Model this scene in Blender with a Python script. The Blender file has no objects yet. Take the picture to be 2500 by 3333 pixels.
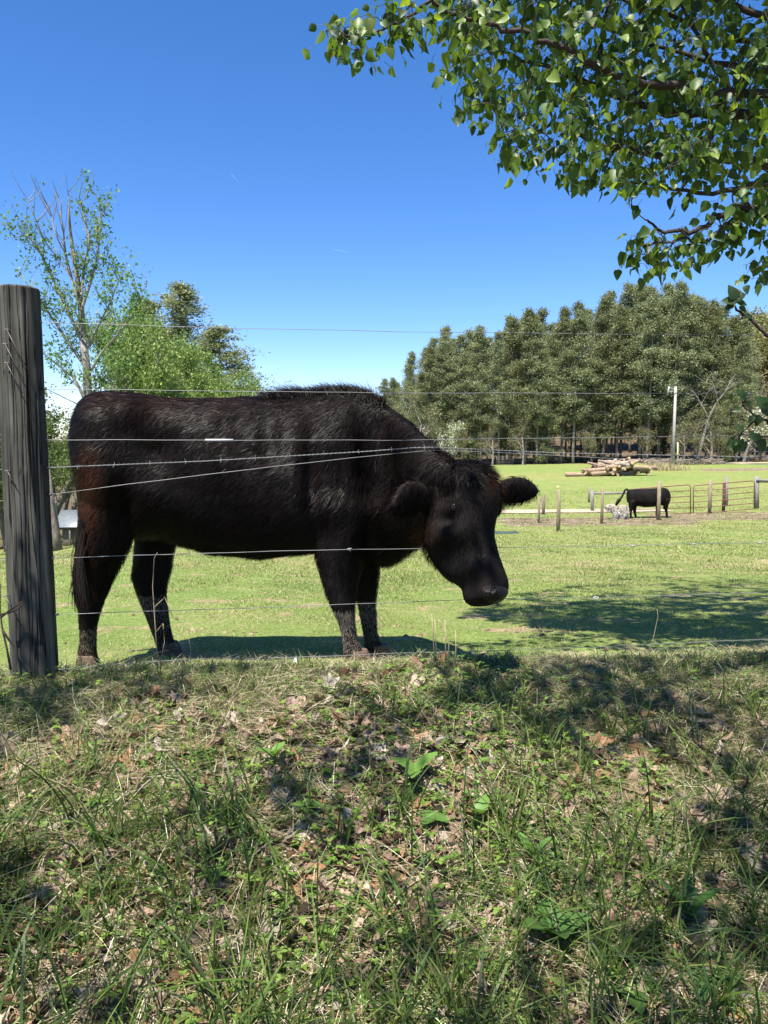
import bpy, math, random
import numpy as np
from mathutils import Vector
R = math.radians
random.seed(7)
rng = np.random.default_rng(11)
S = bpy.context.scene
COL = S.collection

# ------------------------------------------------------------------ camera, sky, sun
PITCH = R(5.5)
cam_data = bpy.data.cameras.new('camera')
cam = bpy.data.objects.new('camera', cam_data); COL.objects.link(cam)
cam_data.sensor_fit = 'HORIZONTAL'; cam_data.sensor_width = 36; cam_data.lens = 36
cam_data.clip_start = 0.05; cam_data.clip_end = 3000
cam.rotation_euler = (R(90) - PITCH, 0, 0)
S.camera = cam

SUN_T = Vector((0.20, 0.37, -0.905)).normalized()          # the way the light travels
world = bpy.data.worlds.new('World'); S.world = world; world.use_nodes = True
wn = world.node_tree.nodes; wl = world.node_tree.links
bg = wn['Background']
sky = wn.new('ShaderNodeTexSky'); sky.sky_type = 'NISHITA'; sky.sun_disc = False
sky.sun_elevation = math.asin(-SUN_T.z); sky.sun_rotation = math.atan2(-SUN_T.x, -SUN_T.y)
sky.altitude = 300; sky.air_density = 0.85; sky.dust_density = 0.0; sky.ozone_density = 4.0
hs = wn.new('ShaderNodeHueSaturation'); hs.inputs['Saturation'].default_value = 1.24
hs.inputs['Value'].default_value = 1.0
wl.new(sky.outputs[0], hs.inputs['Color']); wb_ = wn.new('ShaderNodeMix'); wb_.data_type = 'RGBA'; wb_.blend_type = 'MULTIPLY'; wb_.inputs[0].default_value = 1.0
wb_.inputs[7].default_value = (1.08, 0.99, 1.10, 1)       # cool daylight white balance of the sky
wl.new(hs.outputs[0], wb_.inputs[6]); wl.new(wb_.outputs[2], bg.inputs[0])
bg.inputs[1].default_value = 0.09
sl = bpy.data.lights.new('sun', 'SUN'); sl.energy = 5.0; sl.angle = R(0.53); sl.color = (1.0, 0.95, 0.85)
so = bpy.data.objects.new('sun', sl); COL.objects.link(so)
so.rotation_euler = SUN_T.to_track_quat('-Z', 'Y').to_euler()
S.view_settings.view_transform = 'Standard'; S.view_settings.look = 'None'
S.view_settings.exposure = 1.2; S.view_settings.gamma = 1.0

# ------------------------------------------------------------------ helpers
CP, SP = math.cos(PITCH), math.sin(PITCH)
def at(px, py, y):
    """point at distance y (along world Y) seen at photo pixel px,py (2500 wide)"""
    X = (px - 1250) / 2500; Y = (1666.5 - py) / 2500
    dy = CP + Y * SP; dz = -SP + Y * CP
    return np.array([X / dy * y, y, dz / dy * y])

PY = [-60, -8, 0.3, 1.0, 1.45, 2.0, 2.5, 2.74, 2.9, 3.05, 3.25, 4, 5, 7, 10, 15, 22, 28, 33, 45, 60, 90, 120, 250, 900]
PZ = [-1.6, -1.5, -1.42, -1.30, -1.17, -1.02, -0.895, -0.862, -0.868, -0.925, -0.972, -1.055, -1.16, -1.375, -1.70, -2.15, -2.68, -2.87, -3.08, -3.15, -3.12, -3.15, -2.9, -2.0, 2]
_yy = np.concatenate([np.arange(-60, 12, .02), np.arange(12, 900, .5)])
_zz = np.interp(_yy, PY, PZ)
def G(x, y):
    x = np.asarray(x, float); y = np.asarray(y, float)
    k = np.clip((y - 3.5) / 6, 0, 1)
    ye = y - 0.12 * x * (1 - k)
    z = (np.interp(ye - .08, _yy, _zz) + np.interp(ye, _yy, _zz) + np.interp(ye + .08, _yy, _zz)) / 3
    far = np.clip((y - 8) / 14, 0, 1); far = far * far * (3 - 2 * far)
    z = z - far * 0.16 * np.clip(-x - 4.5, 0, 25)
    z = z + far * 0.012 * np.clip(x, 0, 60)
    b = np.clip((6 - y) / 3, 0.35, 1)
    z = z + b * (0.012 * np.sin(x * 5.1 + y * 3) * np.sin(y * 6.3 - x) + 0.007 * np.sin(x * 13 + 2) * np.sin(y * 15 + x * 4)) * np.where(np.abs(ye - 2.9) < .5, .4, 1.0)
    z = z + np.clip((y - 20) / 40, 0, 1) * 0.12 * np.sin(x * .13 + 1) * np.sin(y * .11)
    hk = np.clip((x / np.maximum(y, 1) - .02) / .25, 0, 1); z = z + hk * np.clip((y - 108) * .14, 0, 22)
    z = z + 0.10 * np.exp(-(((x - 4.15) / .35) ** 2 + ((y - 18.6) / .3) ** 2))
    return z
def g(x, y): return float(G(x, y))
def yg(px, py, lo=3.0, hi=110.0):
    """distance at which the ground is met along a line of sight"""
    d = at(px, py, 1.0); ys = np.arange(lo, hi, .05); f = d[2] * ys - G(d[0] * ys, ys); i = np.argmax(f < 0); return float(ys[i]) if f[i] < 0 else hi
def on(px, py, y, up=0.0):
    p = at(px, py, y); return np.array([p[0], p[1], g(p[0], p[1]) + up])

def mk(name, V, T, mat, parent=None, col=None, smooth=False):
    V = np.asarray(V, np.float32); T = np.asarray(T, np.int32)
    me = bpy.data.meshes.new(name)
    n = T.shape[1]
    me.vertices.add(len(V)); me.vertices.foreach_set('co', V.ravel())
    me.loops.add(T.size); me.loops.foreach_set('vertex_index', T.ravel())
    me.polygons.add(len(T)); me.polygons.foreach_set('loop_start', np.arange(len(T), dtype=np.int32) * n)
    me.polygons.foreach_set('loop_total', np.full(len(T), n, np.int32))
    if smooth: me.polygons.foreach_set('use_smooth', np.ones(len(T), bool))
    me.update(calc_edges=True); me.validate()
    if col is not None:
        a = me.color_attributes.new('Col', 'FLOAT_COLOR', 'POINT')
        c = np.ones((len(V), 4), np.float32); c[:, :3] = col
        a.data.foreach_set('color', c.ravel())
    me.materials.append(mat)
    o = bpy.data.objects.new(name, me); COL.objects.link(o)
    if parent: o.parent = parent
    return o
def tag(o, label=None, cat=None, group=None, kind=None):
    if label: o['label'] = label
    if cat: o['category'] = cat
    if group: o['group'] = group
    if kind: o['kind'] = kind
    return o
def empty(name, loc, label, cat, group=None, rz=0):
    o = bpy.data.objects.new(name, None); COL.objects.link(o)
    o.location = tuple(float(v) for v in loc); o.rotation_euler = (0, 0, rz); o.empty_display_size = .1
    return tag(o, label, cat, group)
def copy_tree(o, parent=None):
    c = o.copy(); COL.objects.link(c); c.parent = parent
    for ch in list(o.children): copy_tree(ch, c)
    return c

class MB:                                    # collects triangles
    def __init__(s): s.V = []; s.T = []; s.C = []; s.n = 0
    def add(s, V, T, c=(1, 1, 1)):
        V = np.asarray(V, float).reshape(-1, 3); T = np.asarray(T, int)
        if T.shape[1] == 4: T = np.concatenate([T[:, [0, 1, 2]], T[:, [0, 2, 3]]])
        s.V.append(V); s.T.append(T + s.n); s.n += len(V)
        c = np.asarray(c, float); s.C.append(np.broadcast_to(c, V.shape))
    def tube(s, P, r, k=8, c=(1, 1, 1), cap=True, rough=0, seed=0):
        P = np.asarray(P, float); n = len(P); r = np.broadcast_to(np.asarray(r, float), (n,))
        t = np.gradient(P, axis=0); t /= np.linalg.norm(t, axis=1)[:, None] + 1e-9
        ref = np.array([0, 0, 1.]) if abs(t[0, 2]) < .8 else np.array([1., 0, 0])
        a = np.cross(t, ref); a /= np.linalg.norm(a, axis=1)[:, None] + 1e-9
        b = np.cross(t, a)
        th = np.arange(k) * 2 * np.pi / k
        rr = r[:, None] * np.ones(k)
        if rough: rr = rr * (1 + rough * (np.random.default_rng(seed).random((n, k)) - .5))
        V = P[:, None] + rr[..., None] * (np.cos(th)[None, :, None] * a[:, None] + np.sin(th)[None, :, None] * b[:, None])
        i = np.arange(n - 1)[:, None] * k; j = np.arange(k)[None]; j2 = (j + 1) % k
        Q = np.stack([i + j, i + j2, i + k + j2, i + k + j], -1).reshape(-1, 4)
        V = V.reshape(-1, 3)
        T = np.concatenate([Q[:, [0, 1, 2]], Q[:, [0, 2, 3]]])
        if cap:
            V = np.concatenate([V, P[:1], P[-1:]]); m = n * k
            j = np.arange(k)
            T = np.concatenate([T, np.stack([np.full(k, m), (j + 1) % k, j], 1), np.stack([np.full(k, m + 1), (n - 1) * k + j, (n - 1) * k + (j + 1) % k], 1)])
        s.add(V, T, c)
    def box(s, lo, hi, c=(1, 1, 1)):
        x0, y0, z0 = lo; x1, y1, z1 = hi
        V = [(x0, y0, z0), (x1, y0, z0), (x1, y1, z0), (x0, y1, z0), (x0, y0, z1), (x1, y0, z1), (x1, y1, z1), (x0, y1, z1)]
        s.add(V, [(0, 3, 2, 1), (4, 5, 6, 7), (0, 1, 5, 4), (1, 2, 6, 5), (2, 3, 7, 6), (3, 0, 4, 7)], c)
    def arr(s): return np.concatenate(s.V), np.concatenate(s.T), np.concatenate(s.C)
    def build(s, name, mat, parent=None, smooth=False, off=None):
        V, T, C = s.arr()
        if off is not None: V = V - np.asarray(off)
        return mk(name, V, T, mat, parent, C, smooth)

# ------------------------------------------------------------------ materials
def newmat(name):
    m = bpy.data.materials.new(name); m.use_nodes = True
    nt = m.node_tree; return m, nt, nt.nodes, nt.links, nt.nodes['Principled BSDF']
def vc_mat(name, rough=.6, spec=.4, transl=0.0, noise=0.0, nscale=20, bump=0, bscale=40, tint=(1, 1, 1), stretch=None, tgain=(1.0, 1.0, 1.0)):
    m, nt, N, L, P = newmat(name)
    at_ = N.new('ShaderNodeAttribute'); at_.attribute_name = 'Col'
    out = at_.outputs['Color']
    tc = N.new('ShaderNodeTexCoord'); mp = N.new('ShaderNodeMapping'); L.new(tc.outputs['Object'], mp.inputs[0])
    if stretch: mp.inputs['Scale'].default_value = stretch
    if noise:
        nz = N.new('ShaderNodeTexNoise'); nz.inputs['Scale'].default_value = nscale; nz.inputs['Detail'].default_value = 5
        L.new(mp.outputs[0], nz.inputs[0])
        rm = N.new('ShaderNodeMapRange'); rm.inputs[1].default_value = .3; rm.inputs[2].default_value = .7
        rm.inputs[3].default_value = 1 - noise; rm.inputs[4].default_value = 1 + noise
        L.new(nz.outputs[0], rm.inputs[0])
        mx = N.new('ShaderNodeMix'); mx.data_type = 'RGBA'; mx.blend_type = 'MULTIPLY'; mx.inputs[0].default_value = 1
        L.new(out, mx.inputs[6]); L.new(rm.outputs[0], mx.inputs[7]); out = mx.outputs[2]
    L.new(out, P.inputs['Base Color'])
    P.inputs['Roughness'].default_value = rough; P.inputs['Specular IOR Level'].default_value = spec
    if bump:
        bz = N.new('ShaderNodeTexNoise'); bz.inputs['Scale'].default_value = bscale; bz.inputs['Detail'].default_value = 6
        L.new(mp.outputs[0], bz.inputs[0])
        bp = N.new('ShaderNodeBump'); bp.inputs['Strength'].default_value = bump; bp.inputs['Distance'].default_value = .02
        L.new(bz.outputs[0], bp.inputs['Height']); L.new(bp.outputs[0], P.inputs['Normal'])
    if transl:
        tb = N.new('ShaderNodeBsdfTranslucent')
        mt = N.new('ShaderNodeMix'); mt.data_type = 'RGBA'; mt.blend_type = 'MULTIPLY'; mt.inputs[0].default_value = 1
        L.new(out, mt.inputs[6]); mt.inputs[7].default_value = (*tgain, 1); L.new(mt.outputs[2], tb.inputs[0])
        ms = N.new('ShaderNodeMixShader'); ms.inputs[0].default_value = transl
        L.new(P.outputs[0], ms.inputs[1]); L.new(tb.outputs[0], ms.inputs[2])
        L.new(ms.outputs[0], N['Material Output'].inputs['Surface'])
    return m
M_grass = vc_mat('grass_blades', .5, .35, .38, tgain=(1.5, 1.5, .8))
M_far_leaf = vc_mat('far_foliage', .6, .25, .3, tgain=(1.4, 1.4, .7))
M_leaf = vc_mat('pear_leaves', .45, .4, .42, tgain=(2.9, 2.7, .8))
M_dry = vc_mat('dry_leaves', .75, .25, .12, noise=.35, nscale=35, bump=.4, bscale=90)
M_straw = vc_mat('straw', .6, .3, .1)
M_bark = vc_mat('bark', .9, .15, 0, noise=.4, nscale=6, bump=.8, bscale=14, stretch=(3, 3, .6))
M_twig = vc_mat('twig_bark', .8, .2, 0, noise=.25, nscale=60, bump=.3)
M_wood = vc_mat('weathered_wood', .85, .2, 0, noise=.35, nscale=10, bump=.4, stretch=(4, 4, .5))
M_red = vc_mat('painted_gate_steel', .5, .4, 0, noise=.2, nscale=15)
M_metal = vc_mat('galvanised_metal', .4, .6, 0, noise=.15, nscale=8)
M_plain = vc_mat('plain_matt', .8, .2, 0, noise=.2, nscale=12)

# ------------------------------------------------------------------ ground
def axis(segs):
    return np.unique(np.round(np.concatenate([np.arange(a, b, s) for a, b, s in segs]), 4))
hx = axis([(0, 3.2, .05), (3.2, 8, .2), (8, 30, .5), (30, 90, 1.2), (90, 620, 22)])
gx = np.concatenate([-hx[::-1][:-1], hx])
gy = axis([(-60, -6, 6), (-6, 1, .25), (1, 4.6, .04), (4.6, 12, .12), (12, 50, .35), (50, 120, 1.2), (120, 900, 20)])
XX, YY = np.meshgrid(gx, gy); ZZ = G(XX, YY)
nx, ny = len(gx), len(gy)
ii = (np.arange(ny - 1)[:, None] * nx + np.arange(nx - 1)[None]).ravel()
Q = np.stack([ii, ii + 1, ii + nx + 1, ii + nx], 1)
# r: bare bank soil under the roadside grass   g: trodden mud by the gates   b: woodland floor
ye = YY - .12 * XX
bank = np.clip((3.1 - ye) / .35, 0, 1)
def band(v, a, b, s): return np.clip((v - a) / s, 0, 1) * np.clip((b - v) / s, 0, 1)
YM = yg(1850, 1698, 15); YM2 = yg(2300, 1685, 15)
mudl = band(YY, YM - 2.2, YM + 2.4, 1.0) * band(XX, 3.0, 10.5, 1.5)
mudr = band(YY, YM2 - 2.0, YM2 + 3.0, 1.2) * band(XX, 8.5, 20, 1.5) * .75
dirt2 = band(YY, 66, 73, 2) * band(XX, 27, 60, 3)
mud = np.maximum(np.maximum(mudl, mudr), dirt2)
wood = np.clip((YY - 84 + .0 * XX) / 5, 0, 1) * np.clip((XX + 16) / 8, 0, 1)
wood = np.maximum(wood, np.clip((-XX - (YY * .36 + .5)) / 2, 0, 1) * np.clip((YY - 33) / 4, 0, 1))
C = np.stack([bank, mud, wood], -1).reshape(-1, 3)
m, nt, N, L, P = newmat('ground_soil_and_turf')
def noise(scale, detail=6, rough=.6, vec=None):
    n = N.new('ShaderNodeTexNoise'); n.inputs['Scale'].default_value = scale; n.inputs['Detail'].default_value = detail
    n.inputs['Roughness'].default_value = rough; L.new(geo.outputs['Position'], n.inputs[0]); return n.outputs[0]
def ramp(src, stops):
    r = N.new('ShaderNodeValToRGB'); L.new(src, r.inputs[0]); e = r.color_ramp.elements
    while len(e) < len(stops): e.new(.5)
    for q, (p, c) in zip(e, stops): q.position = p; q.color = (*c, 1)
    return r.outputs[0]
def mixc(f, a, b, mode='MIX'):
    x = N.new('ShaderNodeMix'); x.data_type = 'RGBA'; x.blend_type = mode
    if isinstance(f, (int, float)): x.inputs[0].default_value = f
    else: L.new(f, x.inputs[0])
    L.new(a, x.inputs[6]); L.new(b, x.inputs[7]); return x.outputs[2]
geo = N.new('ShaderNodeNewGeometry')
atr = N.new('ShaderNodeAttribute'); atr.attribute_name = 'Col'
sep = N.new('ShaderNodeSeparateColor'); L.new(atr.outputs['Color'], sep.inputs[0])
turf = ramp(noise(1.3, 8, .7), [(.3, (.12, .16, .042)), (.5, (.18, .22, .065)), (.72, (.29, .29, .13))])
turf2 = ramp(noise(38, 5, .7), [(.35, (.07, .10, .025)), (.52, (.19, .23, .07)), (.68, (.38, .35, .19))])
turf = mixc(.5, turf, turf2)
big = ramp(noise(.09, 4), [(.35, (.85, 1.0, .8)), (.65, (1.12, 1.03, 1.0))])
turf = mixc(1.0, turf, big, 'MULTIPLY')
patch = ramp(noise(2.1, 7, .65), [(.56, (0, 0, 0)), (.64, (1, 1, 1))])
soilc = ramp(noise(14, 6), [(.3, (.20, .14, .075)), (.7, (.42, .33, .21))])
turf = mixc(patch, turf, soilc)
soil = ramp(noise(45, 8, .7), [(.3, (.06, .045, .03)), (.55, (.15, .115, .075)), (.75, (.28, .225, .15))])
mudc = ramp(noise(2.6, 8, .7), [(.3, (.07, .05, .035)), (.5, (.19, .145, .10)), (.7, (.38, .30, .20))])
flo = ramp(noise(1.1, 7, .7), [(.3, (.035, .028, .015)), (.55, (.12, .085, .05)), (.75, (.20, .17, .08))])
def edge(ch, sc):
    a = N.new('ShaderNodeMath'); a.operation = 'ADD'; L.new(sep.outputs[ch], a.inputs[0]); L.new(noise(sc, 6), a.inputs[1])
    r = N.new('ShaderNodeMapRange'); r.inputs[1].default_value = .92; r.inputs[2].default_value = 1.08; L.new(a.outputs[0], r.inputs[0]); return r.outputs[0]
c1 = mixc(edge(0, 6), turf, soil); c1 = mixc(edge(1, 1.2), c1, mudc); c1 = mixc(edge(2, .4), c1, flo)
L.new(c1, P.inputs['Base Color']); P.inputs['Roughness'].default_value = .95; P.inputs['Specular IOR Level'].default_value = .1
bp = N.new('ShaderNodeBump'); bp.inputs['Strength'].default_value = .8; bp.inputs['Distance'].default_value = .03
L.new(noise(30, 6, .7), bp.inputs['Height']); L.new(bp.outputs[0], P.inputs['Normal'])
ground = mk('ground', np.stack([XX, YY, ZZ], -1).reshape(-1, 3), Q, m, None, C, True)
tag(ground, 'rough roadside bank falling away to a sunlit pasture', kind='structure')

# pale gravel farm drive behind the gates
def strip(name, pts, width, mat, up, label):
    pts = np.array(pts, float); t = np.gradient(pts, axis=0); t /= np.linalg.norm(t, axis=1)[:, None]
    nrm = np.stack([-t[:, 1], t[:, 0]], 1); k = 7; V = []
    for i, p in enumerate(pts):
        for j in range(k):
            q = p + nrm[i] * (j / (k - 1) - .5) * width * (1 + .12 * math.sin(i * 1.7))
            V.append((q[0], q[1], g(q[0], q[1]) + up))
    n = len(pts); T = []
    for i in range(n - 1):
        for j in range(k - 1):
            a = i * k + j; T.append((a, a + 1, a + k + 1, a + k))
    o = mk(name, V, T, mat, None, np.full((len(V), 3), 1.0), True); return tag(o, label, kind='structure')
m, nt, N, L, P = newmat('pale_gravel'); geo = N.new('ShaderNodeNewGeometry')
L.new(ramp(noise(1.5, 8, .7), [(.3, (.30, .235, .16)), (.7, (.46, .38, .27))]), P.inputs['Base Color']); P.inputs['Roughness'].default_value = .95
M_gravel = m
YD = yg(1850, 1666, 20)
dp = [(x, YD + .02 * (x - 4) + .2 * math.sin(x * .3)) for x in np.arange(-6, YD * .378, .5)] 
strip('driveway', dp, 2.5, M_gravel, .03, 'pale gravel farm drive running behind the gates')
strip('gravel_track', [(x, 82 + .0 * x) for x in np.arange(36, 75, 1.5)], 2.5, M_gravel, .05, 'pale track at the far edge of the pasture')

# ------------------------------------------------------------------ blades
def blades(P0, h, w, lean, az, c0, c1, seg=2, curl=1.0):
    """P0 (n,3) roots; returns V,T,C for tapered bent blades"""
    n = len(P0); h = np.asarray(h); w = np.asarray(w)
    d = np.stack([np.cos(az), np.sin(az), np.zeros(n)], 1)
    fa = az + rng.uniform(-1.6, 1.6, n)
    s = np.stack([-np.sin(fa), np.cos(fa), np.zeros(n)], 1)
    V = []; Cc = []
    for i in range(seg + 1):
        f = i / seg
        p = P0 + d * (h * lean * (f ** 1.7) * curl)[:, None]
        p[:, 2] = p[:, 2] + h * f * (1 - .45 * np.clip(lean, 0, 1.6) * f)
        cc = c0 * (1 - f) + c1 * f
        if i < seg:
            ww = w * (1 - .45 * f) * .5
            V += [p - s * ww[:, None], p + s * ww[:, None]]; Cc += [cc, cc]
        else: V.append(p); Cc.append(cc)
    k = 2 * seg + 1
    V = np.stack(V, 1).reshape(-1, 3); Cc = np.stack(Cc, 1).reshape(-1, 3)
    T = []
    for i in range(seg - 1): a = 2 * i; T += [(a, a + 1, a + 3), (a, a + 3, a + 2)]
    a = 2 * (seg - 1); T.append((a, a + 1, a + 2))
    T = (np.arange(n)[:, None, None] * k + np.array(T)[None]).reshape(-1, 3)
    return V, T, Cc
def vnoise(x, y, s, seed=0):
    r = np.random.default_rng(seed); out = 0
    for k in range(6):
        a, b, p = r.normal(0, s), r.normal(0, s), r.uniform(0, 6.3)
        out = out + np.sin(x * a + y * b + p)
    return out / 6
def spots(n, y0, y1, m=.35, power=1.0, half=.52):
    y = y0 + (y1 - y0) * rng.random(n) ** power
    x = (rng.random(n) * 2 - 1) * (half * y + m)
    return x, y
def pick(n, cols, wts):
    cols = np.array(cols); i = rng.choice(len(cols), n, p=np.array(wts) / sum(wts))
    return cols[i] * rng.uniform(.75, 1.25, (n, 1))
GREENS = [(.095, .14, .03), (.14, .19, .045), (.07, .11, .03), (.20, .245, .07), (.06, .10, .04)]
STRAWS = [(.46, .39, .25), (.34, .27, .16), (.62, .56, .40), (.18, .125, .07)]
def grass_layer(name, x, y, hr, wr, leanr, cols, wts, seg, label, mat=None, lift=0, tipmul=1.25):
    n = len(x); P0 = np.stack([x, y, G(x, y) - .004 + lift], 1)
    h = rng.uniform(*hr, n) * (0.8 + .35 * vnoise(x, y, 2.5, 3)); w = rng.uniform(*wr, n)
    c0 = pick(n, cols, wts)
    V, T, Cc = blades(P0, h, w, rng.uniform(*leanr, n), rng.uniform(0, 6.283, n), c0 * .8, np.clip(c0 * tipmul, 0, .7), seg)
    o = mk(name, V, T, mat or M_grass, None, Cc); tag(o, label, 'grass', kind='stuff'); return o
# roadside bank
x, y = spots(150000, .9, 3.05, .5); keep = (vnoise(x, y, 4, 5) + rng.uniform(-.5, .5, len(x))) > -.22
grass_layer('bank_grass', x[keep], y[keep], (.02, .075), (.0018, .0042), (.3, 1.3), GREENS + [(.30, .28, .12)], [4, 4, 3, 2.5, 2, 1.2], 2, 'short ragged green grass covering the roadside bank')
x, y = spots(52000, .9, 3.1, .5)
grass_layer('grass_thatch', x, y, (.03, .10), (.0014, .003), (1.2, 3.2), STRAWS, [4, 3, 2, 2], 3, 'dead straw coloured thatch lying among the bank grass', M_straw, tipmul=1.1)
x, y = spots(13000, .9, 3.0, .5); keep = (vnoise(x, y, 3, 15) + rng.uniform(-.4, .4, len(x))) > -.1
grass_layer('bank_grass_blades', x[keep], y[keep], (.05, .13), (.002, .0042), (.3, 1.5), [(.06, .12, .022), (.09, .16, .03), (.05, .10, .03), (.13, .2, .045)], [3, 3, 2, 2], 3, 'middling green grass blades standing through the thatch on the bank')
# longer tufts
tx, ty = spots(520, 1.1, 3.0, .4); rt = vnoise(tx, ty, 2, 8) + .25 * tx; sel = rt > -.35; tx, ty = tx[sel], ty[sel]
cnt = rng.integers(4, 16, len(tx)); ix = np.repeat(np.arange(len(tx)), cnt)
sx = tx[ix] + rng.normal(0, .022, len(ix)); sy = ty[ix] + rng.normal(0, .022, len(ix))
P0 = np.stack([sx, sy, G(sx, sy) - .003], 1); n = len(P0)
h = rng.uniform(.08, .26, n) * rng.uniform(.6, 1.15, len(tx))[ix] * np.interp(sy - .12 * sx, [2.2, 2.65], [1, .38])
c0 = pick(n, [(.065, .10, .022), (.10, .145, .032), (.05, .08, .028), (.15, .195, .05)], [3, 4, 2, 2.5])
V, T, Cc = blades(P0, h, rng.uniform(.003, .0068, n), rng.uniform(.15, 1.15, n), rng.uniform(0, 6.283, n), c0, c0 * 1.2, 5)
tag(mk('tall_grass', V, T, M_grass, None, Cc), 'long dark green blades of tufted grass standing above the bank turf', 'grass', kind='stuff')
tx, ty = spots(210, 1.15, 2.0, .3); sel = vnoise(tx, ty, 2.5, 9) + .12 * tx > -.3; tx, ty = tx[sel], ty[sel]
cnt = rng.integers(3, 10, len(tx)); ix = np.repeat(np.arange(len(tx)), cnt); sx = tx[ix] + rng.normal(0, .02, len(ix)); sy = ty[ix] + rng.normal(0, .02, len(ix)); n = len(sx)
c0 = pick(n, [(.05, .09, .02), (.08, .13, .025), (.04, .075, .025), (.12, .17, .035)], [3, 4, 2, 1.5])
V, T, Cc = blades(np.stack([sx, sy, G(sx, sy) - .003], 1), rng.uniform(.14, .34, n), rng.uniform(.004, .0075, n), rng.uniform(.2, 1.2, n), rng.uniform(0, 6.283, n), c0, c0 * 1.2, 7)
tag(mk('long_grass', V, T, M_grass, None, Cc), 'longest broad arching grass blades at the foot of the bank', 'grass', kind='stuff')
# pasture grass
COLP = [(.13, .18, .045), (.19, .24, .065), (.26, .30, .10), (.085, .125, .03), (.44, .39, .22)]
n = 300000; y = 2.95 * (45 / 2.95) ** rng.random(n); x = (rng.random(n) * 2 - 1) * (.52 * y + .5)
bare = vnoise(x, y, 1.5, 21) + .5 * vnoise(x, y, 5, 23) + rng.uniform(-.25, .25, n) < .50; x, y = x[bare], y[bare]; n = len(x)
P0 = np.stack([x, y, G(x, y) - .004], 1); c0 = pick(n, COLP, [3, 4, 3, 1.8, 2.0]) * (1 + .45 * vnoise(x, y, 1.3, 24))[:, None]
dead = (vnoise(x, y, 2.3, 26) + rng.uniform(-.3, .3, n)) > .18; c0[dead] = np.array([.40, .35, .19]) * rng.uniform(.7, 1.2, (dead.sum(), 1))
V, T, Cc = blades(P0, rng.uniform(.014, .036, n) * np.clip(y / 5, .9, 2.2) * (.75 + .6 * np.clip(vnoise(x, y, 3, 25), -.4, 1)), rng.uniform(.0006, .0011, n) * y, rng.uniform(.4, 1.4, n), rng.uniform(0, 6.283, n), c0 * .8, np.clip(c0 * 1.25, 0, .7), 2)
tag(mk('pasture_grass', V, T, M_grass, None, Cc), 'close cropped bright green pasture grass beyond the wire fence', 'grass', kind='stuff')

mb = MB(); n = 420; y = 3.2 * 9 ** rng.random(n); x = (rng.random(n) * 2 - 1) * .52 * y; cl_ = vnoise(x, y, 1.5, 21) + .5 * vnoise(x, y, 5, 23) > .1
for X_, Y_ in zip(x[cl_], y[cl_]):
    for q in range(random.randint(1, 4)):
        a_, b_ = X_ + random.gauss(0, .05), Y_ + random.gauss(0, .05); s_ = random.uniform(.004, .015); c_ = np.array(random.choice([(.16, .11, .07), (.30, .23, .15), (.10, .07, .045)]))
        z_ = g(a_, b_); P_ = np.array([(a_ - s_, b_, z_), (a_, b_ + s_ * .3, z_ + s_ * .15), (a_ + s_, b_, z_)]); mb.tube(P_, [s_ * .4, s_ * .9, s_ * .3], 6, c_, rough=.5, seed=random.randint(0, 9999))
tag(mb.build('soil_clods', M_plain), 'small brown clods and droppings scattered over the pasture', 'clods', kind='stuff')
# fallen leaves
def lobed_leaf(L_, lobes, sd):
    r = np.random.default_rng(sd); k = 26; th = np.linspace(0, 2 * np.pi, k, endpoint=False)
    rad = .5 * (1 + .32 * np.cos(lobes * th) + .12 * r.normal(size=k)) * (1 - .25 * np.abs(np.sin(th)) ** 2)
    V = np.stack([rad * np.cos(th) * L_, rad * np.sin(th) * L_ * .8, np.zeros(k)], 1)
    mid = V * .5; V = np.concatenate([[[0, 0, 0]], mid, V])
    x, y_ = V[:, 0] / L_, V[:, 1] / L_
    a, b, c, d = r.uniform(-.7, .9), r.uniform(.3, 1.3), r.uniform(-.4, .4), r.uniform(0, 6)
    V[:, 2] = L_ * (a * x * x + b * y_ * y_ + c * x * y_ + .06 * np.sin(9 * x + d) * np.cos(8 * y_ + d) + .03 * r.normal(size=len(V)))
    j = np.arange(k); j2 = (j + 1) % k
    T = np.concatenate([np.stack([np.zeros(k, int), 1 + j, 1 + j2], 1), np.stack([1 + j, 1 + k + j, 1 + k + j2], 1), np.stack([1 + j, 1 + k + j2, 1 + j2], 1)])
    return V, T
def rotmat(a, b, c):
    ca, sa, cb, sb, cc, sc = math.cos(a), math.sin(a), math.cos(b), math.sin(b), math.cos(c), math.sin(c)
    return np.array([[cc, -sc, 0], [sc, cc, 0], [0, 0, 1]]) @ np.array([[cb, 0, sb], [0, 1, 0], [-sb, 0, cb]]) @ np.array([[1, 0, 0], [0, ca, -sa], [0, sa, ca]])
mb = MB(); protoL = [lobed_leaf(.1, random.choice([3, 4, 5, 5, 6]), i) for i in range(24)]
x, y = spots(6500, 1.0, 3.05, .5, .85); dn = .55 * vnoise(x, y, 4.2, 31) + .15 - .6 * np.clip(y - 1.9, 0, 1) + rng.uniform(-.3, .3, len(x))
for X_, Y_ in zip(x[dn > .02], y[dn > .02]):
    V, T = random.choice(protoL); s = random.uniform(.4, .95)
    V = (V * s) @ rotmat(random.gauss(.25, .35), random.gauss(0, .35), random.uniform(0, 6.3)).T
    c = np.array(random.choice([(.29, .20, .14), (.21, .14, .10), (.36, .27, .20), (.27, .15, .08), (.38, .32, .26), (.15, .09, .06), (.31, .22, .17)])) * random.uniform(.8, 1.2)
    mb.add(V + [X_, Y_, g(X_, Y_) + .006 + random.random() * .010], T, c)
tag(mb.build('leaf_litter', M_dry), 'curled brown dead leaves lying scattered in the bank grass', 'leaf litter', kind='stuff')
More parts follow.
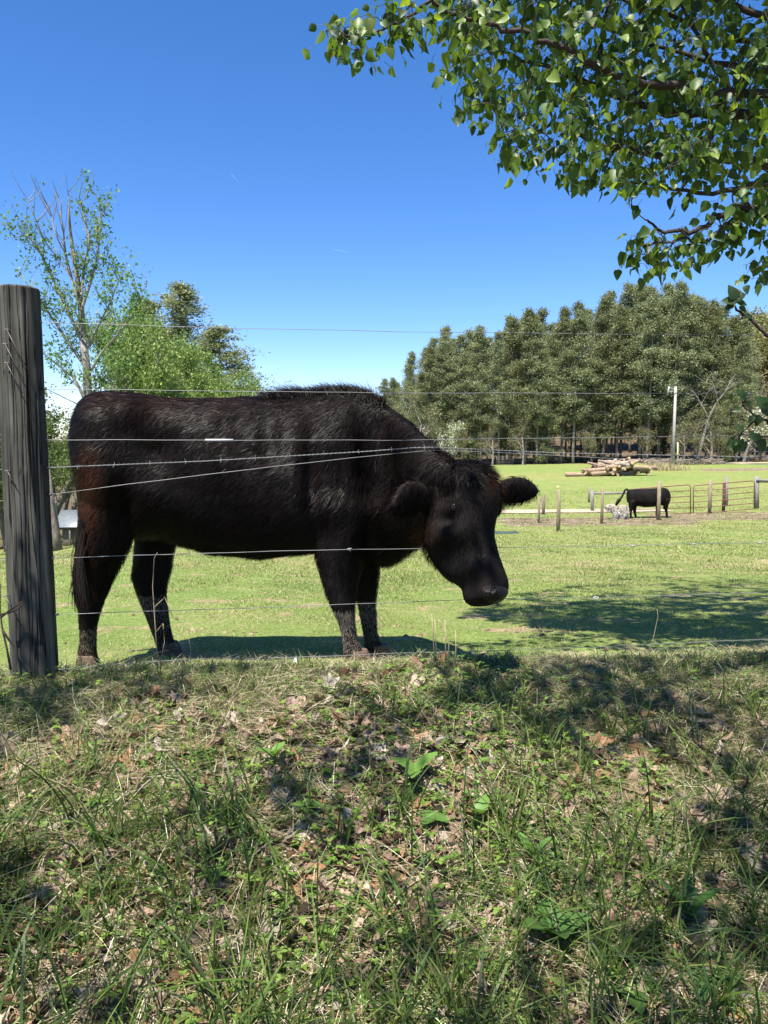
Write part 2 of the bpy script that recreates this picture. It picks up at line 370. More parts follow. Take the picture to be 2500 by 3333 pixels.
# low broad-leaved ground cover
def small_leaf(l, w, col, P, az, tilt, mb, fold=.25):
    u = np.array([0, .3, .65, 1.0, .65, .3, .35, .7]); v = np.array([0, .5, .42, 0, -.42, -.5, 0, 0])
    z = np.array([0, fold * .4, fold * .35, -.25, fold * .35, fold * .4, 0, -.06])
    V = np.stack([u * l, v * w, z * w], 1) @ rotmat(0, -tilt, az).T
    mb.add(V + P, [(0, 1, 6), (1, 2, 7), (1, 7, 6), (2, 3, 7), (3, 4, 7), (4, 5, 6), (4, 6, 7), (5, 0, 6)], col)
mb = MB(); x, y = spots(9000, 1.0, 2.9, .5)
dn = vnoise(x, y, 2.6, 41) - .22 * x + rng.uniform(-.35, .35, len(x))
for X_, Y_ in zip(x[dn > .12], y[dn > .12]):
    z_ = g(X_, Y_) + random.uniform(.008, .05)
    c = np.array(random.choice([(.14, .23, .04), (.19, .29, .06), (.10, .18, .04)])) * random.uniform(.8, 1.2)
    a0 = random.uniform(0, 6.3)
    for q in range(random.choice([2, 3, 3, 4])):
        small_leaf(random.uniform(.010, .022), random.uniform(.007, .014), c, (X_, Y_, z_), a0 + q * 2.1, random.uniform(-.1, .6), mb)
tag(mb.build('ground_cover', M_grass), 'tiny pale green broad leaved weeds carpeting the bank', 'weeds', kind='stuff')

# ------------------------------------------------------------------ foreground weeds and litter that stand out
def weed(px, py, y, nleaf, l, w, tilt, h, col, label, name='leafy_weed', serr=True):
    base = on(px, py, y); e = empty(name, base, label, 'weed', 'broad leaved weeds on the bank')
    st = MB(); st.tube([(0, 0, 0), (.004, 0, h * .5), (0, 0, h)], [.002, .0016, .0012], 5, (.10, .15, .04)); st.build('stem', M_grass, e)
    a0 = random.uniform(0, 6)
    for q in range(nleaf):
        m_ = MB(); k = 13; u = np.linspace(0, 1, k); hw = np.sin(np.pi * u ** .8) ** .75 * .5
        if serr: hw = hw * (1 + .12 * ((np.arange(k) % 2) * 2 - 1))
        zz = -.35 * u * u
        Vm = np.stack([u * l, 0 * u, zz * l], 1); Vl = np.stack([u * l, hw * w, zz * l + .25 * hw * w], 1); Vr = np.stack([u * l, -hw * w, zz * l + .25 * hw * w], 1)
        i = np.arange(k - 1)
        Qs = np.concatenate([np.stack([i, i + 1, i + 1 + k, i + k], 1), np.stack([i, i + 2 * k, i + 1 + 2 * k, i + 1], 1)])
        V = np.concatenate([Vm, Vl, Vr]) @ rotmat(0, -tilt * random.uniform(.7, 1.2), a0 + q * 2 * math.pi / nleaf + random.uniform(-.2, .2)).T
        m_.add(V + [0, 0, h], Qs, np.array(col) * random.uniform(.85, 1.15)); m_.build('leaf', M_grass, e, True)
lg = (.13, .24, .05)
weed(1352, 2600, 2.1, 3, .085, .045, .75, .05, lg, 'three leaved weed with long serrated leaves standing near the middle of the bank')
weed(890, 2520, 2.18, 3, .055, .035, .9, .045, lg, 'pale young serrated weed left of the bank centre, above the bare straw patch')
weed(1560, 2730, 1.95, 2, .06, .04, 1.0, .05, lg, 'pair of upright pale leaves just right of and below the three leaved weed')
weed(1410, 2740, 1.95, 4, .05, .038, .4, .03, (.10, .20, .045), 'low weed with spreading leaves directly below the three leaved weed')
weed(1735, 2880, 1.85, 3, .075, .032, 1.1, .03, (.15, .27, .07), 'weed with one tall oblong upright pale leaf beside brown leaves')
weed(1740, 2960, 1.8, 4, .05, .045, .3, .02, (.09, .18, .05), 'flat rosette of rounded leaves below the tall oblong leaf')
weed(1805, 3190, 1.62, 4, .09, .058, .9, .03, (.07, .15, .035), 'broad wrinkled dock leaf weed low on the bank, largest leaves of all')
weed(2240, 3060, 1.68, 4, .10, .04, 1.0, .03, (.06, .14, .035), 'dark upright weed with long wavy leaves at lower right')
weed(2290, 3260, 1.55, 4, .08, .05, .35, .02, (.05, .12, .035), 'dark flat leaved weed at the lower right corner of the bank')
weed(700, 2950, 1.75, 5, .05, .022, .5, .03, lg, 'small star shaped weed of narrow leaves beside the curved stick')
weed(2050, 3300, 1.5, 3, .07, .05, .5, .02, (.08, .16, .04), 'half shaded round leaved weed at the bottom edge')
weed(1000, 2720, 1.98, 3, .045, .03, .5, .035, lg, 'small bright weed in the grass left of centre')
weed(640, 2600, 2.05, 4, .035, .022, .4, .03, lg, 'small clover like weed beside the pile of dead leaves')
weed(310, 2680, 1.98, 5, .035, .025, .4, .03, (.16, .28, .06), 'bright clover like weed at left, above the pale fallen branch')
# sticks
def stick(pxs, y0, r, col, label, name='stick', dz=.012):
    P_ = np.array([on(px, py, y, dz) for px, py, y in pxs])
    t = np.linspace(0, 1, len(P_)); tt = np.linspace(0, 1, len(P_) * 4)
    Pn = np.stack([np.interp(tt, t, P_[:, i]) for i in range(3)], 1); Pn += rng.normal(0, r * .35, Pn.shape)
    o = MB(); o.tube(Pn - P_[0], np.linspace(r, r * .55, len(Pn)), 7, col, rough=.3)
    ob = o.build(name, M_twig, None, True); ob.location = tuple(P_[0]); tag(ob, label, 'stick'); return ob
def yb(py):   # distance at which the bank is seen at photo row py
    ys = np.arange(1.2, 3.0, .01); X0 = np.zeros_like(ys); zz = G(X0, ys)
    r = zz / ys; Y = (r * CP + SP) / (CP - r * SP); pp = 1666.5 - 2500 * Y
    return float(np.interp(-py, -pp, ys))
def S_(pts, *a, **k): return stick([(px, py, yb(py)) for px, py in pts], *a, **k)
S_([(625, 2850), (632, 2930), (618, 2985), (560, 3040), (480, 3100), (400, 3160), (320, 3215), (300, 3320)], 0, .0048, (.22, .16, .12), 'long curved brown stick bending through the grass at lower left', dz=.03)
S_([(20, 2700), (90, 2660), (190, 2620)], 0, .013, (.34, .27, .19), 'pale weathered piece of branch lying at the left edge among dead leaves', 'fallen_branch')
S_([(990, 2640), (1080, 2660), (1200, 2700)], 0, .003, (.25, .19, .12), 'thin brown twig lying across the straw in mid bank', 'twig')
def stalk(px, py, y, pts, r, label, name='dry_stalk', col=(.42, .33, .2)):
    b = on(px, py, y); m_ = MB()
    for poly in pts: m_.tube(np.array([(a, .01 * math.sin(7 * c), c) for a, c in poly]), np.linspace(r, r * .5, len(poly)), 5, col)
    o = m_.build(name, M_straw); o.location = tuple(b); tag(o, label, 'dry stalk', 'dry grass stalks by the fence'); return o
stalk(515, 2185, 2.82, [[(0, 0), (-.01, .2), (-.014, .33), (-.003, .44), (.01, .46)], [(-.012, .25), (.03, .29), (.045, .25), (.06, .21)], [(-.005, .16), (.02, .19), (.025, .12), (.012, .06)]], .0022, 'tall thin dry weed stalk with curled side shoots before the far hind leg')
stalk(1415, 2200, 2.8, [[(0, 0), (-.005, .12), (-.012, .21)], [(.01, 0), (.004, .1), (.0, .19)]], .0028, 'left pair of stiff straw stalks under the muzzle')
stalk(1450, 2200, 2.8, [[(0, 0), (.0, .12), (-.003, .19)], [(.01, 0), (.012, .1), (-.015, .18), (-.03, .19)]], .003, 'middle straw stalks with bent tip under the muzzle')
stalk(1482, 2190, 2.8, [[(0, 0), (.002, .08), (0, .15)]], .0024, 'single short straw stalk right of the stalk clump')
stalk(620, 2180, 2.82, [[(0, 0), (.0, .1), (-.012, .16)], [(0, .02), (.02, .06), (.035, .02)]], .0014, 'fine short dry weed right of the far hind hoof')
stalk(2110, 2180, 3.0, [[(0, 0), (.02, .09), (.035, .17), (.03, .2)]], .0012, 'lone fine grass stalk by the lowest wire at right')
# pine-cone like brown ball, white feather, forked twig on wire
b = on(1120, 2205, 2.72); o = MB()
th = np.linspace(0, np.pi, 9); o.tube(np.stack([0 * th, .0 * th, .024 - .024 * np.cos(th)], 1), np.sin(th) * .019 + .001, 10, (.07, .035, .02), rough=.35)
ob = o.build('walnut_husk', M_dry, None, True); ob.location = tuple(b - [0, 0, .006]); tag(ob, 'round dark brown nut husk in the grass below the near front hoof', 'nut')
b = on(960, 2170, 2.95); o = MB(); small_leaf(.03, .014, (.8, .82, .86), (0, 0, 0), 1.2, 1.3, o, .5)
ob = o.build('feather', M_plain); ob.location = tuple(b + [0, 0, .012]); tag(ob, 'small white feather on the grass in the shade of the cow', 'feather')

# ------------------------------------------------------------------ wire fence
FY = lambda x: 2.86 + .12 * x
def fence_pt(px, py):
    d = at(px, py, 1.0); x = d[0]; yv = 2.86 / (1 - .12 * x); return d * yv
base = on(118, 2180, 2.715); fe = empty('wire_fence', (0, 0, 0), 'high tensile and barbed wire livestock fence on a thick round weathered post at left', 'fence')
def wire(name, pts, r=.00115, barb=False, col=(.18, .18, .185), label=None):
    P_ = [fence_pt(*p) for p in pts]
    P_ = [P_[0] + (P_[0] - P_[1]) / np.linalg.norm(P_[0] - P_[1]) * 2.0] + P_ + [P_[-1] + (P_[-1] - P_[-2]) / np.linalg.norm(P_[-1] - P_[-2]) * 2.6]
    P_ = np.array(P_); s = np.concatenate([[0], np.cumsum(np.linalg.norm(np.diff(P_, axis=0), axis=1))])
    m_ = MB()
    if not barb:
        t = np.linspace(0, s[-1], 120); Q_ = np.stack([np.interp(t, s, P_[:, i]) for i in range(3)], 1)
        Q_[:, 2] += .0007 * np.sin(t * 9) + .0005 * np.sin(t * 23)
        m_.tube(Q_, r, 6, col)
    else:
        t = np.linspace(0, s[-1], 900); Q_ = np.stack([np.interp(t, s, P_[:, i]) for i in range(3)], 1)
        for ph in (0, np.pi):
            W = Q_.copy(); W[:, 2] += .0015 * np.sin(t * 190 + ph); W[:, 1] += .0019 * np.cos(t * 190 + ph); m_.tube(W, .0009, 5, col)
        for tb in np.arange(.1, s[-1], .125):
            c = np.array([np.interp(tb, s, P_[:, i]) for i in range(3)])
            m_.tube([c + [-.004, 0, 0], c + [.004, 0, 0]], .0024, 6, col)
            for a in (0.5, 2.6, 3.9, 5.6):
                a += tb * 3; d = np.array([.35 * math.cos(a * 2), math.cos(a), math.sin(a)]); m_.tube([c, c + d * .012], [.0012, .0004], 5, col)
    o = m_.build(name, M_metal, fe); 
    if label: o['label'] = label
wire('wire', [(136, 1049), (670, 1066), (1356, 1080), (2500, 1093)], label='topmost plain wire against the sky')
wire('wire', [(150, 1266), (1250, 1279), (2500, 1281)], label='second plain wire level with the back of the cow')
wire('wire', [(150, 1432), (1250, 1433), (2500, 1417)], label='third plain wire with a crimped sleeve')
wire('barbed_wire', [(158, 1522), (663, 1501), (1200, 1469), (1350, 1457), (1416, 1456), (1808, 1474), (2500, 1489)], barb=True, label='twisted barbed strand lifted by the neck of the cow')
wire('wire', [(166, 1609), (753, 1534), (1300, 1474), (1400, 1466), (1480, 1467), (2260, 1504), (2500, 1512)], label='plain wire pushed upward by the neck of the cow')
wire('wire', [(170, 1817), (844, 1795), (1300, 1786), (1628, 1783), (2500, 1765)], label='plain wire passing under the dewlap')
wire('wire', [(188, 2000), (1055, 1970), (1507, 1952), (1658, 1949), (1930, 1946), (2500, 1927)], label='plain wire behind the muzzle, with a pale knot')
wire('wire', [(280, 2172), (603, 2147), (1055, 2137), (1311, 2125), (1700, 2116), (2500, 2080)], label='lowest wire just above the grass')
a, b2 = fence_pt(668, 1432.5), fence_pt(759, 1432.5); o = MB(); o.tube([a, b2], .0042, 8, (.45, .45, .46)); o.build('splice_sleeve', M_metal, fe)
c = fence_pt(1940, 1946); o = MB()
for a in np.arange(0, 6.3, .7): o.tube([c + [.012 * math.cos(a), 0, .004 * math.sin(a)], c + [.012 * math.cos(a + 2), -.003, .006 * math.sin(a + 2)]], .0022, 5, (.72, .7, .64))
o.build('wire_knot', M_metal, fe)
for px, py in ((1590, 1781), (2060, 1777), (2258, 1771), (2475, 1766), (1138, 1787)):
    c = fence_pt(px, py); o = MB(); o.tube([c - [.008, 0, .001], c + [.008, 0, .001]], .0035, 6, (.3, .29, .27)); o.tube([c, c + [.003, -.004, -.009]], .0014, 5, (.25, .24, .22)); o.build('wire_clip', M_metal, fe)
# post
m, nt, N, L, P = newmat('grey_post_wood'); tc = N.new('ShaderNodeTexCoord')
mp = N.new('ShaderNodeMapping'); mp.inputs['Scale'].default_value = (16, 16, 1.3); L.new(tc.outputs['Object'], mp.inputs[0])
def nz(vec, s, d=7, r=.65):
    n_ = N.new('ShaderNodeTexNoise'); n_.inputs['Scale'].default_value = s; n_.inputs['Detail'].default_value = d; n_.inputs['Roughness'].default_value = r; L.new(vec, n_.inputs[0]); return n_.outputs[0]
base_c = ramp(nz(mp.outputs[0], 1.5), [(.25, (.022, .0215, .018)), (.5, (.066, .064, .055)), (.75, (.145, .14, .122))])
mp2 = N.new('ShaderNodeMapping'); mp2.inputs['Scale'].default_value = (30, 30, .7); L.new(tc.outputs['Object'], mp2.inputs[0])
cr = ramp(nz(mp2.outputs[0], 1.0, 3, .5), [(.482, (1, 1, 1)), (.496, (.1, .1, .1)), (.504, (.1, .1, .1)), (.518, (1, 1, 1))])
big_ = ramp(nz(tc.outputs['Object'], 5, 4), [(.35, (.75, .75, .74)), (.65, (1.2, 1.2, 1.15))])
at2 = N.new('ShaderNodeAttribute'); at2.attribute_name = 'Col'
cc = mixc(1.0, mixc(1.0, mixc(1.0, base_c, cr, 'MULTIPLY'), big_, 'MULTIPLY'), at2.outputs['Color'], 'MULTIPLY'); L.new(cc, P.inputs['Base Color'])
P.inputs['Roughness'].default_value = .85; P.inputs['Specular IOR Level'].default_value = .2
bp = N.new('ShaderNodeBump'); bp.inputs['Strength'].default_value = .7; bp.inputs['Distance'].default_value = .006
L.new(mixc(1.0, cr, base_c, 'ADD'), bp.inputs['Height']); L.new(bp.outputs[0], P.inputs['Normal']); M_post = m
def round_post(bot, top, r, name, mat, parent, k=170, seed=1):
    r_ = np.random.default_rng(seed); n = 150; f = np.linspace(0, 1, n)
    P_ = bot[None] * (1 - f)[:, None] + top[None] * f[:, None]
    rad = r * (1.06 - .08 * f) * (1 + .006 * np.sin(f * 23))
    m_ = MB(); crown = np.linspace(0, 1, 6)[1:]
    P_ = np.concatenate([P_, top[None] + np.array([0, 0, 1]) * (crown * .014)[:, None]]); rad = np.concatenate([rad, r * .98 * np.sqrt(1 - (crown * .985) ** 3)])
    m_.tube(P_, rad, k, (1, 1, 1)); V, T, Cc = m_.arr()
    ang = np.arctan2(V[:, 1] - bot[1], V[:, 0] - bot[0]); V[:, 0] += .0022 * np.sin(ang * 11 + V[:, 2] * 3) ; V[:, 1] += .0022 * np.sin(ang * 9 + V[:, 2] * 2)
    out_ = np.stack([np.cos(ang), np.sin(ang), 0 * ang], 1)
    for a0, z0, z1, dp_ in ((-2.2, -.4, .6, .006), (-1.75, -1.0, .0, .007), (-1.55, -.1, .6, .006), (-1.25, -.9, .3, .006), (-.85, -.2, .6, .007), (-1.95, -.95, -.45, .005), (-1.0, -1.0, -.4, .006), (-.6, -.8, .2, .005), (-2.6, -.8, .5, .006), (-1.42, -.6, .1, .004)):
        w_ = np.exp(-((ang - a0 - .05 * np.sin(V[:, 2] * 4 + a0 * 9) - .02 * np.sin(V[:, 2] * 17)) / .022) ** 2) * np.clip((V[:, 2] - z0) / .1, 0, 1) * np.clip((z1 - V[:, 2]) / .1, 0, 1)
        V -= out_ * (dp_ * w_)[:, None]; Cc = Cc * (1 - .75 * w_[:, None])
    for a0, z0 in ((-1.35, -.12), (-1.9, .22), (-1.1, -.52), (-1.7, -.7)):
        d2 = ((ang - a0) / .16) ** 2 + ((V[:, 2] - z0) / .018) ** 2; V += out_ * (.003 * np.exp(-d2) - .004 * np.exp(-4 * d2))[:, None]; Cc = Cc * (1 - .5 * np.exp(-2 * d2))[:, None]
    return mk(name, V, T, mat, parent, Cc, True)
pb = at(115, 2205, 2.72); pt = at(56, 945, 2.72)
round_post(pb - [0, 0, .15], pt, .0735, 'post', M_post, fe)
# staples and nails on the post, with dark tubes modelled as the nails' shadows
for px, py, L_ in ((18, 1120, .06), (66, 1085, .13), (60, 1130, .12), (65, 1190, .1), (66, 1530, .055), (105, 1870, .085), (60, 1925, .09), (110, 1335, .0)):
    p = at(px, py, 2.72); p[1] = 2.645 + .06 * abs((px - 66) / 60) ** 2; o = MB()
    o.tube([p + [0, .03, 0], p + [-.004, -.012, .002]], .0022, 6, (.16, .13, .11)); o.tube([p + [-.004, -.012, .002], p + [-.012, -.013, .001]], .0018, 5, (.2, .17, .15))
    if L_: o.tube([p + [-.004, -.012, .002], p + [.02 * L_ / .1, -.014, -L_ * .5], p + [.045 * L_ / .1, -.010, -L_]], .0016, 5, (.06, .05, .045))  # dark slanting tube stands in for the shadow the nail casts
    o.build('nail_and_shadow', M_metal, fe)
for px, py in ((133, 1049), (147, 1266), (152, 1432), (158, 1522), (166, 1609), (172, 1817), (187, 2000)):
    p = fence_pt(px, py); o = MB(); o.tube([p + [-.012, 0, 0], p + [.004, 0, 0]], .0045, 7, (.06, .055, .05)); o.build('staple', M_metal, fe)
# bramble at the foot of the post
bb = on(10, 2190, 2.6); e = empty('bare_shrub', bb, 'leafless thorny twigs curling up beside the foot of the big post', 'shrub'); o = MB()
def twigl(o, pts, r, col): 
    P_ = np.array([at(px, py, 2.6) for px, py in pts]) - bb; o.tube(P_, np.linspace(r, r * .5, len(P_)), 6, col)
for pts in ([(35, 2180), (22, 2110), (8, 2050), (0, 1990), (2, 1900)], [(8, 2050), (30, 2085), (50, 2110), (60, 2120)], [(2, 2010), (25, 1992), (50, 1975), (73, 1958)], [(0, 2000), (30, 1995), (55, 1985), (74, 1965)]): twigl(o, pts, .004, (.08, .05, .04))
o.build('branch', M_twig, e)

# ------------------------------------------------------------------ body builder (cows, dog)
def loft(rings, k=24, power=2.2):
    """rings: (center, u, v, a, b) closed sections"""
    V = []; th = np.linspace(0, 2 * np.pi, k, endpoint=False)
    for c, u, v, a, b in rings:
        cu = np.sign(np.cos(th)) * np.abs(np.cos(th)) ** (2 / power); sv = np.sign(np.sin(th)) * np.abs(np.sin(th)) ** (2 / power)
        V.append(np.asarray(c)[None] + cu[:, None] * np.asarray(u)[None] * a + sv[:, None] * np.asarray(v)[None] * b)
    n = len(rings); V = np.concatenate(V)
    T = []
    for i in range(n - 1):
        for j in range(k):
            j2 = (j + 1) % k; T += [(i * k + j, i * k + j2, (i + 1) * k + j2), (i * k + j, (i + 1) * k + j2, (i + 1) * k + j)]
    V = np.concatenate([V, [rings[0][0]], [rings[-1][0]]]); m_ = n * k
    for j in range(k):
        j2 = (j + 1) % k; T += [(m_, j2, j), (m_ + 1, (n - 1) * k + j, (n - 1) * k + j2)]
    return V, np.array(T)
def smooth_rings(rings, sub=4):
    """catmull-rom through ring parameters"""
    A = np.array([np.concatenate([np.asarray(c, float), np.asarray(u, float), np.asarray(v, float), [a, b]]) for c, u, v, a, b in rings]); out = []
    n = len(A)
    for i in range(n - 1):
        p0, p1, p2, p3 = A[max(i - 1, 0)], A[i], A[i + 1], A[min(i + 2, n - 1)]
        for s in range(sub):
            t = s / sub; out.append(.5 * (2 * p1 + (p2 - p0) * t + (2 * p0 - 5 * p1 + 4 * p2 - p3) * t * t + (3 * p1 - p0 - 3 * p2 + p3) * t ** 3))
    out.append(A[-1]); return [(q[:3], q[3:6], q[6:9], max(q[9], .004), max(q[10], .004)) for q in out]
def fuse(name, parts, voxel, iters, mat, parent):
    mbx = MB()
    for V, T in parts: mbx.add(V, T)
    V, T, _ = mbx.arr(); o = mk(name, V, T, mat, parent)
    md = o.modifiers.new('r', 'REMESH'); md.mode = 'VOXEL'; md.voxel_size = voxel
    sm = o.modifiers.new('s', 'SMOOTH'); sm.factor = .5; sm.iterations = iters
    bpy.context.view_layer.update()
    dg = bpy.context.evaluated_depsgraph_get(); me = bpy.data.meshes.new_from_object(o.evaluated_get(dg))
    o.modifiers.clear(); o.data = me; me.name = name
    if not me.materials: me.materials.append(mat)
    me.polygons.foreach_set('use_smooth', np.ones(len(me.polygons), bool)); return o
def limb(pts, u=(1, 0, 0), v=(0, 1, 0)):   # pts: (center, a along u, b along v)
    return loft(smooth_rings([(c, u, v, a, b) for c, a, b in pts]), 16, 2.0)
X3, Y3, Z3 = np.array([1., 0, 0]), np.array([0, 1., 0]), np.array([0, 0, 1.])

# ------------------------------------------------------------------ the black cow at the fence
CY = 3.37
parts = []
tor = []
for px, tp, bt, w, cy in [(262, 1375, 1450, .05, CY), (271, 1330, 1540, .13, CY), (298, 1298, 1640, .20, CY), (348, 1278, 1710, .25, CY), (450, 1280, 1742, .265, CY), (570, 1296, 1762, .27, CY),
                          (700, 1298, 1796, .295, CY), (850, 1292, 1812, .30, CY), (980, 1286, 1798, .285, CY), (1090, 1276, 1800, .255, CY), (1180, 1278, 1830, .22, CY), (1245, 1312, 1835, .18, CY - .05), (1305, 1352, 1808, .145, CY - .15), (1355, 1398, 1775, .125, 3.09), (1405, 1450, 1738, .115, 2.95), (1455, 1490, 1700, .11, 2.87), (1490, 1530, 1680, .09, 2.82)]:
    t, b_ = at(px, tp, cy), at(px, bt, cy); k = cy - CY
    u = Y3 if px < 1250 else np.array([.25, 1, 0]) / 1.03
    tor.append(((t + b_) / 2, u, Z3, w, (t[2] - b_[2]) / 2))
parts.append(loft(smooth_rings(tor), 32, 2.25))
def legp(lst, dy):
    out = []
    for px, py, wpx, b in lst:
        c = at(px, py, dy); out.append((c, wpx * dy / 2500 / 2, b))
    return limb(out)
# near hind, far hind, near fore, far fore      (px centre, py, width px, half depth)
parts.append(legp([(370, 1560, 190, .06), (362, 1660, 205, .085), (350, 1760, 165, .08), (322, 1870, 108, .055), (300, 1960, 80, .04), (288, 2020, 66, .034), (286, 2080, 58, .028), (284, 2130, 66, .032), (284, 2165, 74, .036)], 3.22))
parts.append(legp([(505, 1640, 150, .08), (505, 1760, 128, .08), (496, 1850, 122, .06), (492, 1920, 104, .045), (508, 1990, 84, .036), (524, 2050, 70, .03), (540, 2100, 66, .03), (552, 2138, 74, .036)], 3.54))
parts.append(legp([(1120, 1560, 230, .09), (1115, 1700, 205, .095), (1110, 1800, 170, .08), (1108, 1880, 128, .055), (1114, 1960, 88, .040), (1128, 2020, 60, .030), (1140, 2080, 54, .025), (1152, 2125, 70, .031), (1162, 2165, 88, .036)], 3.22))
parts.append(legp([(1180, 1640, 160, .09), (1180, 1780, 110, .08), (1188, 1860, 88, .055), (1192, 1950, 64, .038), (1200, 2020, 55, .030), (1208, 2075, 52, .025), (1222, 2120, 74, .032), (1234, 2160, 84, .036)], 3.40))
# haunch and shoulder masses, stifle skin, brisket
def ell(c, r, k=14):
    th = np.linspace(0, np.pi, k); return loft([(np.asarray(c) + Z3 * math.cos(t) * r[2], X3, Y3, max(math.sin(t), .02) * r[0], max(math.sin(t), .02) * r[1]) for t in th], 16, 2)
parts.append(ell(at(360, 1520, 3.27), (.135, .14, .30)))
parts.append(ell(at(1120, 1560, 3.27), (.16, .12, .33)))
parts.append(ell(at(1250, 1740, 3.28), (.11, .11, .13)))
# head: rings perpendicular to the face line
n_f = np.array([.66, -.75, .12]); hd0 = at(1500, 1560, 2.84); hd1 = at(1580, 1930, 2.68)
d_h = hd1 - hd0; d_h /= np.linalg.norm(d_h); n_f -= d_h * n_f.dot(d_h); n_f /= np.linalg.norm(n_f); s_f = np.cross(d_h, n_f)
hr = []
for px, py, y_, rf, rl in [(1506, 1523, 2.86, .05, .065), (1504, 1548, 2.84, .095, .098), (1506, 1590, 2.82, .128, .118), (1507, 1650, 2.80, .145, .124), (1499, 1705, 2.78, .142, .115), (1495, 1760, 2.76, .138, .103), (1513, 1812, 2.75, .130, .090), (1540, 1858, 2.72, .114, .081), (1574, 1896, 2.70, .088, .075), (1581, 1925, 2.69, .085, .076), (1583, 1948, 2.68, .078, .068), (1590, 1966, 2.68, .055, .050)]:
    hr.append((at(px, py, y_), n_f, s_f, rf, rl))
parts.append(loft(smooth_rings(hr), 24, 2.25))
# brows, muzzle pad
def blob(c, axes, r):
    th = np.linspace(0, np.pi, 12); return loft([(c + axes[0] * math.cos(t) * r[0], axes[1], axes[2], max(math.sin(t), .02) * r[1], max(math.sin(t), .02) * r[2]) for t in th], 14, 2)
eyc = at(1515, 1655, 2.79)
for s in (1, -1): parts.append(blob(eyc + n_f * .060 + s_f * s * .100, (d_h, n_f, s_f), (.045, .026, .024)))
muz = at(1582, 1924, 2.69)
parts.append(blob(muz + n_f * .03 + d_h * .002, (d_h, n_f, s_f), (.036, .048, .056)))
# ears
def ear(base, tip, wid, face):
    ax = tip - base; Ln = np.linalg.norm(ax); ax = ax / Ln; face = face - ax * face.dot(ax); face /= np.linalg.norm(face); w_ = np.cross(ax, face)
    rr = [(0, .4, 1.3), (.15, .65, 1.3), (.35, .95, 1.0), (.6, 1.0, .85), (.8, .78, .8), (.95, .4, .7), (1.0, .12, .4)]
    return loft(smooth_rings([(base + ax * Ln * t - face * .02 * math.sin(t * 3), w_, face, wid * a, .021 * b) for t, a, b in rr]), 16, 2)
EAR_N = (at(1408, 1608, 2.77), at(1276, 1645, 2.70)); EAR_F = (at(1608, 1606, 2.86), at(1752, 1600, 2.90))
parts.append(ear(*EAR_N, .066, np.array([.35, -.9, -.25]))); parts.append(ear(*EAR_F, .053, np.array([.3, -.9, -.3])))

m, nt, N, L, P = newmat('black_hide'); geo = N.new('ShaderNodeNewGeometry'); 
L.new(ramp(noise(5, 5), [(.35, (.005, .0045, .0045)), (.6, (.012, .009, .008)), (.75, (.03, .016, .011))]), P.inputs['Base Color'])
P.inputs['Roughness'].default_value = .8; P.inputs['Specular IOR Level'].default_value = .12; M_hide = m
M_coat = vc_mat('cow_hair', .42, .13, 0)
M_hoof = vc_mat('hoof', .7, .3, 0, noise=.4, nscale=60, bump=.5, bscale=80)
cow = empty('cow', (at(284, 2165, 3.37)[0] + .5, CY, -.965), 'shaggy black cow standing side on behind the wires with its head pushed through the fence', 'cow')
def under(o, e):
    o.parent = e; o.matrix_parent_inverse = e.matrix_world.inverted() if False else o.matrix_parent_inverse
    return o
CB = np.array(cow.location)
body = fuse('body', [(V - CB, T) for V, T in parts], .0105, 4, M_hide, cow)
# bone and muscle relief
me = body.data; nv = len(me.vertices); co = np.empty(nv * 3); me.vertices.foreach_get('co', co); co = co.reshape(-1, 3) + CB
no = np.empty(nv * 3); me.vertices.foreach_get('normal', no); no = no.reshape(-1, 3)
fd = co[:, 1] * CP - co[:, 2] * SP; ppx = 1250 + 2500 * co[:, 0] / fd; ppy = 1666.5 - 2500 * (co[:, 1] * SP + co[:, 2] * CP) / fd
near = np.clip(-no[:, 1] * 3 + .3, 0, 1)
for px, py, rx, ry, am in [(500, 1450, 75, 90, -.045), (425, 1335, 55, 40, .028), (300, 1360, 35, 45, .02), (1020, 1540, 35, 150, -.040), (1245, 1500, 45, 130, -.045), (1215, 1655, 60, 60, .03), (1060, 1740, 35, 60, -.022), (405, 1640, 30, 110, -.03), (330, 1600, 45, 110, .02), (450, 1700, 40, 40, .015),
                           (640, 1380, 30, 110, -.010), (740, 1400, 25, 130, -.012), (840, 1410, 25, 130, -.012), (930, 1420, 25, 120, -.012), (1120, 1380, 50, 90, .025), (1140, 1500, 30, 120, .02), (1090, 1640, 40, 40, .02), (310, 1900, 25, 60, -.008), (270, 1960, 18, 30, .010), (430, 1880, 20, 30, .012), (1110, 1975, 25, 35, .008),
                           (1452, 1690, 30, 24, -.022), (1430, 1600, 35, 40, -.02), (1465, 1800, 40, 60, -.018), (1410, 1745, 30, 60, .010), (1560, 1780, 22, 110, -.010), (1548, 1600, 30, 60, -.010), (1540, 1925, 25, 40, -.008), (1500, 1735, 20, 45, .008)]:
    w_ = np.exp(-((ppx - px) / rx) ** 2 - ((ppy - py) / ry) ** 2) * near; co += no * (am * w_)[:, None]
co += no * (.006 * vnoise(co[:, 0] * 1.0, co[:, 2] + .6 * co[:, 1], 14, 97) * (co[:, 2] > -.55))[:, None]
me.vertices.foreach_set('co', (co - CB).astype(np.float32).ravel()); me.update()
